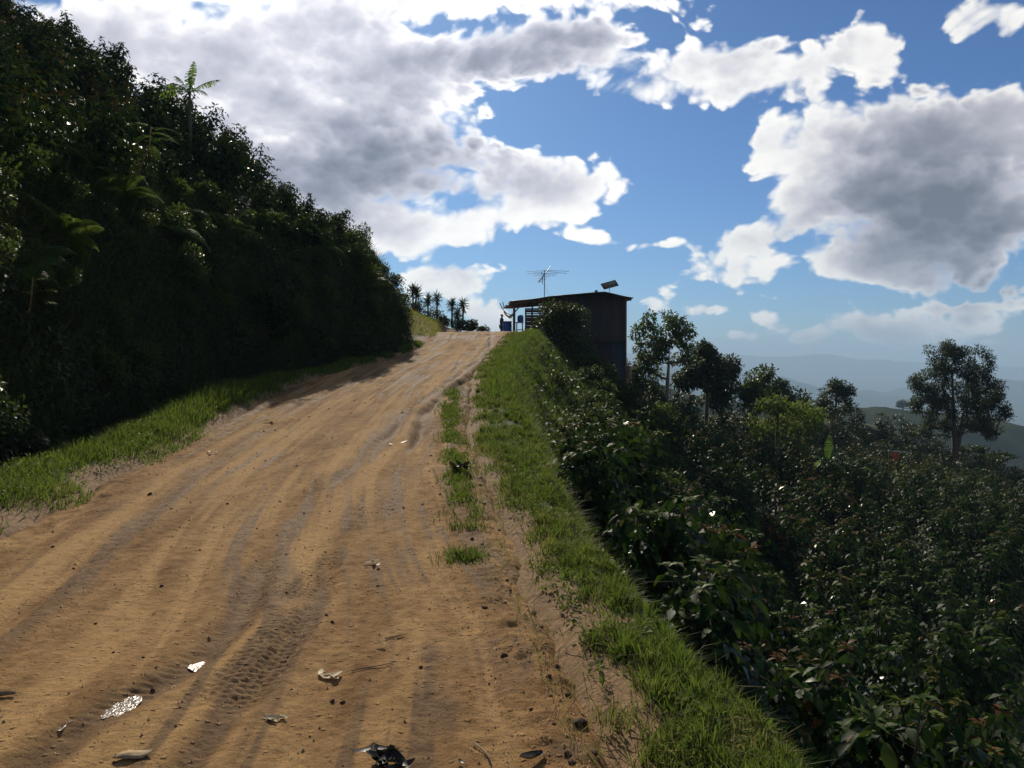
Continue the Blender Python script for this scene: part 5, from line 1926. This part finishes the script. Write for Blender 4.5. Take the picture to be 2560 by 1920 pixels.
# sapling with a bare red stem
sx_, sy_ = -9.15, 20.6
sz_ = gz(sx_, sy_)
sap = thing('sapling', 'slender sapling with bare curved reddish stem on the bank top', 'sapling', (sx_, sy_, sz_))
spts = np.array([(0, 0, 0), (.05, 0, .45), (.18, 0, .85), (.38, 0, 1.25), (.42, 0, 1.75)])
link('stem', Geo().tube(spts, (.03, .028, .026, .022, .012), 6).mesh('stem', True), M['red_stem'], sap)
for k in range(9):
    r = np.random.default_rng(500 + k)
    g = Geo()
    a = r.uniform(0, 6.28)
    d = np.array([math.cos(a), math.sin(a), 0])
    s = np.array([-d[1], d[0], 0])
    q = np.linspace(.1, 1, 14)
    pts = spts[-1] + np.array([0, 0, -.10 * k * .8]) + d * (.62 * q)[:, None] + np.array([0, 0, 1]) * (.22 * q - .30 * q ** 2)[:, None]
    for sg in (-1, 1):
        g.leaves(pts, s * sg + d * .3, np.tile([0, 0, 1.0], (14, 1)), .12 * (1.1 - .5 * q), .035, .6, full=False)
    g.tube(pts[::4], .004, 3, cap=False)
    link('frond', g.mesh('frond'), M['fern'], sap)
# young plant with yellow-green fingered leaves at the left edge
yx, yy_ = -7.72, 13.2
yp = thing('young_plant', 'young plant with yellow-green fingered leaves at the left edge of the picture', 'plant', (yx, yy_, gz(yx, yy_) - .1))
link('stem', Geo().tube(np.array([(0, 0, 0), (.25, 0, .25), (.30, 0, .75)]), (.018, .015, .009), 6).mesh('stem', True), M['red_stem'], yp)
for k in range(7):
    r = np.random.default_rng(520 + k)
    a = k * 2.4
    c = np.array([.29, 0, .30 + .07 * k])
    d = np.array([math.cos(a), math.sin(a), .25])
    e = c + d * .22
    g = Geo()
    g.tube(np.array([c, e]), .004, 3, cap=False)
    ang = np.linspace(-1.1, 1.1, 6)
    s = np.array([-d[1], d[0], 0])
    dd = d * np.cos(ang)[:, None] + s * np.sin(ang)[:, None] + np.array([0, 0, -.25])
    g.leaves(np.repeat(e[None], 6, 0), dd, np.tile([0, 0, 1.0], (6, 1)), .17, .05, .7, full=True)
    link('leaf', g.mesh('leaf'), M['yellow_leaf'], yp)

# ------------------------------------------------------------------ grass
def grass(name, label, x, y, z, h, w, lean, tint, mat='grass', seed=1):
    g = Geo()
    g.blades(np.stack([x, y, z], -1), h, w, lean, tint, seed)
    o = link(name, g.mesh(name), M[mat], kind='stuff')
    o["label"] = label
    o["category"] = 'grass'
    return o


# left verge
n = 60000
y = 4 + 32 * rg.random(n) ** 1.5
L, K = xl(y), xk(y)
wv = np.maximum(np.minimum(L - K - .15, 1.9), .1)
t = rg.random(n) ** .8
x = L + .10 - t * (wv + .1)
patch = fbm(x * 1.2, y * 1.0, 4, 91)
keep = (patch * 1.5 + .55 * np.minimum(t / .22, 1.4) - .02 - .5 * sstep(y, 24, 30)) > rg.uniform(-.3, .5, n)
x, y, t, patch = x[keep], y[keep], t[keep], patch[keep]
n = len(x)
tall = np.clip(fbm(x * .9, y * .7, 3, 92), 0, 1) * sstep(t, .1, .4)
clump = np.exp(-((x + 5.9) / .7) ** 2 - ((y - 17.5) / 3.2) ** 2)
h = (.05 + .12 * rg.random(n) + .38 * tall * rg.random(n) + .42 * clump * rg.random(n)) * (.5 + .5 * sstep(t, 0, .25))
ln = rg.normal(0, .45, (n, 2))
grass('verge_grass', 'lush green grass along the left side of the road', x, y, ground(x, y) - .01, h, .006 + .004 * rg.random(n) + .0004 * y, ln, np.clip(rg.normal(.42, .2, n) + .2 * patch, 0, 1), 'grass', 3)
# leafy weeds in the left verge
n = 9000
y = 5 + 18 * rg.random(n) ** 1.4
L = xl(y)
t = rg.random(n)
x = L - .15 - 1.3 * t
keep = fbm(x * 1.6, y * 1.3, 3, 94) > .02
x, y = x[keep], y[keep]
n = len(x)
g = Geo()
g.leaves(np.stack([x, y, ground(x, y) + rg.uniform(.02, .24, n) * (.5 + fbm(x, y, 2, 95))], -1), rg.normal(0, 1, (n, 3)) + np.array([0, 0, .4]), np.array([0, 0, 1.0]) + rg.normal(0, .3, (n, 3)), rg.uniform(.03, .09, n), rg.uniform(.014, .03, n), np.clip(rg.normal(.5, .2, n), 0, 1), full=False)
o = link('verge_weeds', g.mesh('verge_weeds'), M['yellow_leaf'], kind='stuff')
o["label"] = 'yellow-green leafy weeds in the left verge'
o["category"] = 'weeds'

# right verge and over the brink
n = 100000
y = 2.6 + 40 * rg.random(n) ** 2.0
R, Bk = xr(y), xb(y)
t = rg.random(n)
x = R + .02 + t * (Bk - R + .50)
edge = (x - R)
patch = fbm(x * 2.2, y * 1.4, 4, 96)
big = fbm(x * .9, y * .6, 3, 101)
keep = (patch * 1.5 + .8 * big + np.minimum(edge / .32, 1.15) - .22) > rg.uniform(.0, 1.0, n)
x, y, t, patch, edge = x[keep], y[keep], t[keep], patch[keep], edge[keep]
n = len(x)
over = sstep(x - xb(y), -.15, .35)
tuft = np.clip(fbm(x * 3.5, y * 3.0, 3, 102) * 1.6, 0, 1)
h = (.022 + .045 * rg.random(n) + .13 * tuft * rg.random(n) + .08 * np.clip(patch, 0, 1) * rg.random(n) + .14 * over * rg.random(n) ** 2) * (.55 + .45 * sstep(edge, 0, .25)) * (1 + .012 * y)
ln = rg.normal(0, .6, (n, 2)) + np.array([.25, -.05]) * over[:, None]
dry = .45 * np.exp(-(edge / .15) ** 2) + .3 * (fbm(x * 3, y * 2, 3, 97) > .35)
grass('verge_grass', 'short sunlit grass on the verge along the right edge of the road', x, y, ground(x, y) - .006, h, .0045 + .0035 * rg.random(n) + .0004 * y, ln, np.clip(rg.normal(.40, .22, n) + .30 * patch + .30 * fbm(x * .8, y * .5, 3, 103) + dry + .5 * (rg.random(n) < .10), 0, 1), 'grass', 4)
# longer tufts
nt = 420
ty = 2.7 + 18 * rg.random(nt) ** 1.7
tx = xr(ty) + .15 + rg.random(nt) ** .7 * (xb(ty) - xr(ty) + .25)
k = 46
x = np.repeat(tx, k) + rg.normal(0, .022, nt * k)
y = np.repeat(ty, k) + rg.normal(0, .022, nt * k)
n = len(x)
hs = np.repeat(rg.uniform(.06, .19, nt), k)
grass('grass_tufts', 'longer tufts of grass standing out of the right verge', x, y, ground(x, y) - .006, hs * rg.uniform(.5, 1.1, n), .004 + .0005 * y, np.stack([x - np.repeat(tx, k), y - np.repeat(ty, k)], -1) * 18 + rg.normal(0, .25, (n, 2)), np.clip(np.repeat(rg.normal(.5, .2, nt), k) + rg.normal(0, .08, n), 0, 1), 'grass', 24)
# broad-leaved weeds and dry stalks in the right verge
n = 16000
y = 2.7 + 16 * rg.random(n) ** 1.8
R, Bk = xr(y), xb(y)
x = R + .12 + rg.random(n) * (Bk - R + .45)
keep = fbm(x * 2.4, y * 1.9, 3, 104) > .10
x, y = x[keep], y[keep]
n = len(x)
g = Geo()
hh = np.clip(fbm(x * 4, y * 3, 2, 105) + .4, 0.05, 1) * .14
sl = rg.uniform(.018, .05, n)
g.leaves(np.stack([x, y, ground(x, y) + rg.uniform(.1, 1, n) * hh], -1), rg.normal(0, 1, (n, 3)) + np.array([0, 0, .5]), np.array([0, 0, 1.0]) + rg.normal(0, .35, (n, 3)), sl, sl * rg.uniform(.35, .7, n), np.clip(rg.normal(.45, .25, n), 0, 1), full=False)
o = link('verge_weeds', g.mesh('verge_weeds'), M['grass'], kind='stuff')
o["label"] = 'small leafy weeds mixed into the grass of the right verge'
o["category"] = 'weeds'
n = 1500
y = 2.7 + 14 * rg.random(n) ** 1.6
x = xr(y) - .12 + rg.random(n) ** 1.5 * .9
grass('dry_stalks', 'thin dry straw stalks along the right edge of the road', x, y, ground(x, y) - .005, rg.uniform(.03, .16, n), .003 + .0004 * y, rg.normal(0, 1.3, (n, 2)), 1.0, 'grass', 14)
# bank below the hut
n = 52000
y = rg.uniform(18, 50, n)
x = xb(y) - .5 + rg.random(n) ** 1.3 * 6.0
keep = ~((y > 49.8) & (x > -.3)) & (x > xr(y) + .05)
x, y = x[keep], y[keep]
n = len(x)
pt = fbm(x * .8, y * .6, 3, 98)
grass('slope_grass', 'rough grass on the slope between the road crest and the hut', x, y, ground(x, y) - .02, (.12 + .22 * rg.random(n)) * (1 + .5 * pt), .022, rg.normal(0, .4, (n, 2)) + np.array([.15, 0]), np.clip(rg.normal(.38, .18, n) + .3 * pt, 0, 1), 'grass', 5)
# thin strip between wheel track and footpath, and a tuft
n = 9000
y = 7.6 + 13.5 * rg.random(n)
c = np.interp(y, [7.6, 8.5, 11, 14, 17, 20, 21.5], [-.42, -.50, -.72, -.98, -1.22, -1.45, -1.5])
x = c + rg.normal(0, .085, n) * (1 + .02 * y)
keep = 1.5 * fbm(x * 3.5, y * 1.1, 3, 99) + .15 * sstep(y, 8, 13) > rg.uniform(-.25, .5, n)
x, y = x[keep], y[keep]
n = len(x)
grass('track_grass', 'narrow strip of worn grass between the wheel track and the footpath', x, y, road_z(x, y) - .005, .025 + .06 * rg.random(n), .008 + .0003 * y, rg.normal(0, .45, (n, 2)), np.clip(rg.normal(.5, .2, n), 0, 1), 'grass', 6)
n = 420
x, y = -.39 + rg.normal(0, .085, n), 6.75 + rg.normal(0, .11, n)
o = grass('grass_tuft', 'small green tuft growing alone in the bare right edge of the road', x, y, road_z(x, y) - .004, .03 + .07 * rg.random(n), .008, rg.normal(0, .6, (n, 2)), np.clip(rg.normal(.4, .15, n), 0, 1), 'grass', 7)
# crest and spur
n = 9000
y = rg.uniform(40, 58, n)
x = xl(y) + .1 - rg.random(n) * 7
grass('crest_grass', 'dry yellowish grass on the mound below the yuccas', x, y, ground(x, y) - .02, rg.uniform(.12, .38, n), .025, rg.normal(0, .4, (n, 2)), np.clip(rg.normal(.6, .2, n), 0, 1), 'grass_yellow', 8)
n = 9000
y = rg.uniform(58, 80, n)
x = rg.uniform(20, 40, n)
grass('spur_grass', 'patch of longer yellow-green grass on the spur beyond the coffee', x, y, ground(x, y) - .02, rg.uniform(.3, .8, n), .05, rg.normal(0, .4, (n, 2)), np.clip(rg.normal(.5, .2, n), 0, 1), 'grass_yellow', 9)

# ------------------------------------------------------------------ water, litter and clods
def water_material(name, col, rough):
    m, X, out = new_mat(name)
    geo = X.node('ShaderNodeNewGeometry')
    n = X.noise(geo.outputs['Position'], 40.0, 4.0, 0.6).outputs[0]
    p = X.node('ShaderNodeBsdfPrincipled')
    p.inputs['Base Color'].default_value = (*col, 1)
    p.inputs['Roughness'].default_value = rough
    p.inputs['Specular IOR Level'].default_value = 0.6
    b = X.node('ShaderNodeBump')
    b.inputs['Strength'].default_value = 0.5
    b.inputs['Distance'].default_value = 0.012
    X.put(b.inputs['Height'], n)
    X.put(p.inputs['Normal'], b.outputs[0])
    X.put(out.inputs['Surface'], p.outputs[0])
    return m


M['puddle'] = water_material('muddy_water', (0.16, 0.11, 0.07), 0.22)


def puddle(name, cx, cy, rx, ry, lift, seed, rot=0.0):
    r = np.random.default_rng(seed)
    k = 26
    a = np.arange(k) / k * 2 * np.pi
    rad = 1 + .28 * np.sin(2 * a + r.uniform(0, 6)) + .18 * np.sin(3 * a + r.uniform(0, 6)) + .10 * np.sin(7 * a + r.uniform(0, 6))
    px = rx * rad * np.cos(a)
    py = ry * rad * np.sin(a)
    X_ = cx + px * math.cos(rot) - py * math.sin(rot)
    Y_ = cy + px * math.sin(rot) + py * math.cos(rot)
    z0 = float(np.percentile(road_z(X_, Y_), 25)) + lift * .3
    V = np.concatenate([[[cx, cy, z0]], np.stack([X_, Y_, np.full(k, z0)], -1)])
    F = np.array([(0, 1 + i, 1 + (i + 1) % k) for i in range(k)])
    o = link(name, Geo().add(V, F).mesh(name), M['puddle'])
    o["kind"] = "structure"
    return o


puddle('puddle', -1.62, 4.50, .07, .11, .012, 1, .2)
puddle('puddle', -1.86, 3.98, .08, .20, .008, 2, .1)
puddle('puddle', -1.96, 3.72, .03, .05, .010, 5, .1)
puddle('puddle', -1.77, 13.26, .09, .35, .012, 3)
# shallow water in the ditch
yy = np.linspace(8.5, 13.6, 30)
cx = xl(yy) - (xl(yy) - xk(yy)) * .82
wd = .12 + .06 * np.sin(yy * 3)
zz = float(np.median(ground(cx, yy))) + .025 + (yy - 11) * .035
V = np.concatenate([np.stack([cx - wd, yy, zz], -1), np.stack([cx + wd, yy, zz], -1)])
F = np.array([(i, i + 1, 30 + i + 1, 30 + i)[::-1] for i in range(29)])
o = link('ditch_water', Geo().add(V, F).mesh('ditch_water'), M['puddle'])
o["kind"] = "structure"

M['husk'] = foliage('pale_husk', [(0, (.40, .32, .18)), (.6, (.58, .48, .29)), (1, (.72, .62, .42))], rough=.6, trans=.25, trans_col=(.5, .4, .2))
M['cardboard'] = plain('cardboard', (0.40, 0.29, 0.16), (0.22, 0.15, 0.08), 30.0, 0.95, bump=.6)
M['black_leaf'] = foliage('black_dried_leaf', [(0, (.012, .010, .009)), (.6, (.03, .024, .02)), (1, (.06, .045, .035))], rough=.45, trans=.05)
M['clod'] = plain('mud_clod', (0.17, 0.105, 0.058), (0.07, 0.042, 0.025), 20.0, 0.95, bump=.5)
M['twig'] = plain('dry_twig', (0.26, 0.19, 0.12), (0.13, 0.09, 0.06), 20.0, 0.9)


def husk(name, label, x, y, n, Lh, mat, seed, lift=.02, spread=1.0, cat='husk', curl=.5):
    r = np.random.default_rng(seed)
    root = thing(name, label, cat, (x, y, float(road_z(x, y)[0]) + .004))
    for k in range(n):
        g = Geo()
        a = r.uniform(0, 6.28)
        m = 7
        q = np.linspace(0, 1, m)
        ln = Lh * r.uniform(.6, 1.1)
        w = ln * r.uniform(.12, .22) * np.sin(np.pi * np.clip(q * .9 + .08, 0, 1)) ** .7
        d = np.array([math.cos(a), math.sin(a), 0])
        s = np.array([-d[1], d[0], 0])
        c = np.array([r.normal(0, .3) * Lh * spread, r.normal(0, .25) * Lh * spread, 0])
        zc = lift * r.uniform(.2, 1) + curl * ln * (q - r.uniform(.3, .7)) ** 2
        mid = c + d * (ln * (q - .5))[:, None] + np.array([0, 0, 1]) * zc[:, None]
        A = mid + s * w[:, None] + np.array([0, 0, 1]) * (w * r.uniform(.1, .9))[:, None]
        B_ = mid - s * w[:, None] + np.array([0, 0, 1]) * (w * r.uniform(.1, .9))[:, None]
        V = np.concatenate([A, mid, B_])
        F = np.array([(i, i + 1, m + i + 1, m + i) for i in range(m - 1)] + [(m + i, m + i + 1, 2 * m + i + 1, 2 * m + i) for i in range(m - 1)])
        g.add(V, F, r.uniform(.2, .9))
        link('leaf', g.mesh('leaf'), M[mat], root)
    return root


husk('corn_husk', 'pale yellow corn husk lying alone farthest up the road', -1.04, 6.48, 4, .11, 'husk', 1)
husk('corn_husk', 'crumpled pale corn husk beside a thin twig mid-road', -.90, 4.28, 5, .095, 'husk', 2, .008, 1, 'husk', .25)
husk('corn_husk', 'flat bright corn husk nearest the camera', -1.04, 3.78, 4, .09, 'husk', 3, .006, 1, 'husk', .2)
husk('corn_husk', 'tiny pale husk scrap right of the crumpled husk', -.74, 4.76, 2, .07, 'husk', 4)
husk('corn_husk', 'pale scraps of husk by the left verge', -4.45, 15.6, 3, .22, 'husk', 5)
husk('corn_husk', 'small pale scrap near the left edge of the road surface', -4.35, 12.4, 2, .14, 'husk', 8)
husk('dried_leaf_clump', 'black shrivelled leaf clump at the bottom edge of the road', -.50, 3.36, 15, .14, 'black_leaf', 6, .04, .9, 'leaf clump', .7)
husk('dried_leaf', 'single dark curled leaf at the lower right of the road', .09, 3.40, 1, .13, 'black_leaf', 7, .01, .3, 'leaf')
husk('dried_leaf', 'small dark leaf left of the single curled leaf', -.19, 3.36, 1, .07, 'black_leaf', 17, .01, .3, 'leaf')
husk('dead_debris', 'dark heap of dead leaves on the grass strip', -.66, 10.48, 9, .22, 'black_leaf', 9, .06, .6, 'debris', 1.0)
# torn piece of cardboard
V = np.array([(-.105, -.03, .002), (-.03, -.045, .012), (.05, -.035, .003), (.085, .03, .030), (.03, .045, .008), (-.05, .04, .018), (-.09, .02, .006)])
k = len(V)
mid = np.array([[-.045, .002, .016], [.03, .004, .006]])
VV = np.concatenate([V, mid]) * (.75, .75, .40)
T3 = [(0, 1, 7), (1, 2, 8), (1, 8, 7), (2, 3, 8), (3, 4, 8), (4, 5, 7), (4, 7, 8), (5, 6, 7), (6, 0, 7)]
T3 = np.array(T3)
g = Geo().add(np.concatenate([VV, VV - (0, 0, .004)]), [np.concatenate([T3, T3[:, ::-1] + 9]), np.array([(i, 9 + i, 9 + (i + 1) % k, (i + 1) % k) for i in range(k)])])
o = link('cardboard_scrap', g.mesh('cardboard_scrap'), M['cardboard'], None, (-1.5, 3.39, float(road_z(-1.5, 3.39)[0]) + .012))
tag(o, 'torn tan cardboard scrap at the bottom left of the road', 'cardboard')
for (a, b, lab, r_) in (((-.82, 4.36), (-.62, 4.46), 'thin dark twig pointing right from the crumpled husk', .003), ((-.16, 3.56), (-.08, 3.36), 'dry stalk near the bottom right of the road', .004), ((-2.43, 3.96), (-2.33, 4.0), 'short pale stick at the left bottom edge', .012), ((-.72, 4.84), (-.62, 4.90), 'tiny twig beside the small husk scrap', .004)):
    m_ = ((a[0] + b[0]) / 2 + .02, (a[1] + b[1]) / 2 + .01)
    pts = [(p[0], p[1], float(road_z(*p)[0]) + r_ + .004) for p in (a, m_, b)]
    o = link('twig', Geo().tube(pts, (r_, r_ * .9, r_ * .6), 5).mesh('twig'), M['twig'])
    tag(o, lab, 'twig')
# dark stones and clods
CL = []
for k in range(4):
    o = rock('clod', 1.0, 600 + k, M['clod'], .55)
    CL.append(o.data)
    bpy.data.objects.remove(o, do_unlink=True)


def clod(x, y, s, label, grp=None, name='clod', cat='clod', k=None):
    o = bpy.data.objects.new(name, CL[int(rg.integers(0, 4)) if k is None else k])
    COL.objects.link(o)
    o.location = (x, y, float(road_z(x, y)[0]) + s * .25)
    o.scale = (s, s, s)
    o.rotation_euler = (0, 0, rg.uniform(0, 6.28))
    tag(o, label, cat, grp)


clod(.30, 3.72, .04, 'dark flat stone at the right edge of the road near the camera', None, 'stone', 'stone')
clod(-.84, 3.99, .016, 'pair of dark droppings in the middle foreground, left one')
clod(-.79, 3.98, .016, 'pair of dark droppings in the middle foreground, right one')
clod(-3.92, 9.23, .035, 'dark clod near the left edge of the road')
for i in range(90):
    y = 3.2 + 16 * rg.random() ** 1.5
    x = float(xl(y)) + .3 + rg.random() * float(xr(y) - xl(y) - .35)
    clod(x, y, float(rg.uniform(.005, .013) * (1 + .05 * y)), 'small dark clod of dried mud on the road', 'small clods scattered over the road')
for i in range(46):
    y = 3.2 + 12 * rg.random() ** 1.4
    x = float(xr(y)) - abs(rg.normal(0, .22))
    clod(x, y, float(rg.uniform(.008, .026)), 'crumbled lump of soil along the broken right road edge', 'soil lumps along the right road edge')
# fine crumbs and chips, beyond counting
n = 24000
y = 2.8 + 20 * rg.random(n) ** 1.8
L, R = xl(y), xr(y)
x = L + .1 + rg.random(n) * (R - L)
side = rg.random(n) < .30
x = np.where(side, R - np.abs(rg.normal(0, .30, n)), x)
zc = road_z(x, y)
s = rg.uniform(.0015, .0065, n) * (1 + .06 * y) * (1 + 1.2 * (rg.random(n) < .06))
t4 = np.array([(1, 0, -.3), (-.6, .8, -.3), (-.5, -.8, -.3), (0, .1, .75)])
a = rg.uniform(0, 6.28, n)
ca, sa = np.cos(a)[:, None], np.sin(a)[:, None]
V = np.stack([t4[None, :, 0] * ca - t4[None, :, 1] * sa, t4[None, :, 0] * sa + t4[None, :, 1] * ca, np.repeat(t4[None, :, 2], n, 0)], -1) * s[:, None, None] + np.stack([x, y, zc], -1)[:, None, :]
o_ = np.arange(n)[:, None] * 4
F = np.concatenate([o_ + np.array([[0, 1, 3]]), o_ + np.array([[1, 2, 3]]), o_ + np.array([[2, 0, 3]])])
M['crumb'] = plain('soil_crumb', (0.42, 0.27, 0.13), (0.19, 0.112, 0.055), 30.0, 0.95)
g = Geo().add(V.reshape(-1, 3), F, np.repeat(rg.random(n), 4))
o = link('soil_crumbs', g.mesh('soil_crumbs'), M['crumb'], kind='stuff')
o["label"] = 'loose crumbs of soil and grit scattered over the road'
o["category"] = 'grit'

# ------------------------------------------------------------------ the air
me = Geo().box((-14800, -14800, -302), (14800, 14800, 190)).mesh('haze')
hz = bpy.data.objects.new('haze', me)
COL.objects.link(hz)
hz["kind"] = "stuff"
hm = bpy.data.materials.new('haze')
hm.use_nodes = True
hm.node_tree.nodes.clear()
X = NX(hm.node_tree)
out = X.node('ShaderNodeOutputMaterial')
pv = X.node('ShaderNodeVolumePrincipled')
pv.inputs['Color'].default_value = (0.54, 0.77, 1.0, 1)
pv.inputs['Density'].default_value = 2.0e-4
pv.inputs['Anisotropy'].default_value = 0.1
X.put(out.inputs['Volume'], pv.outputs[0])
me.materials.append(hm)
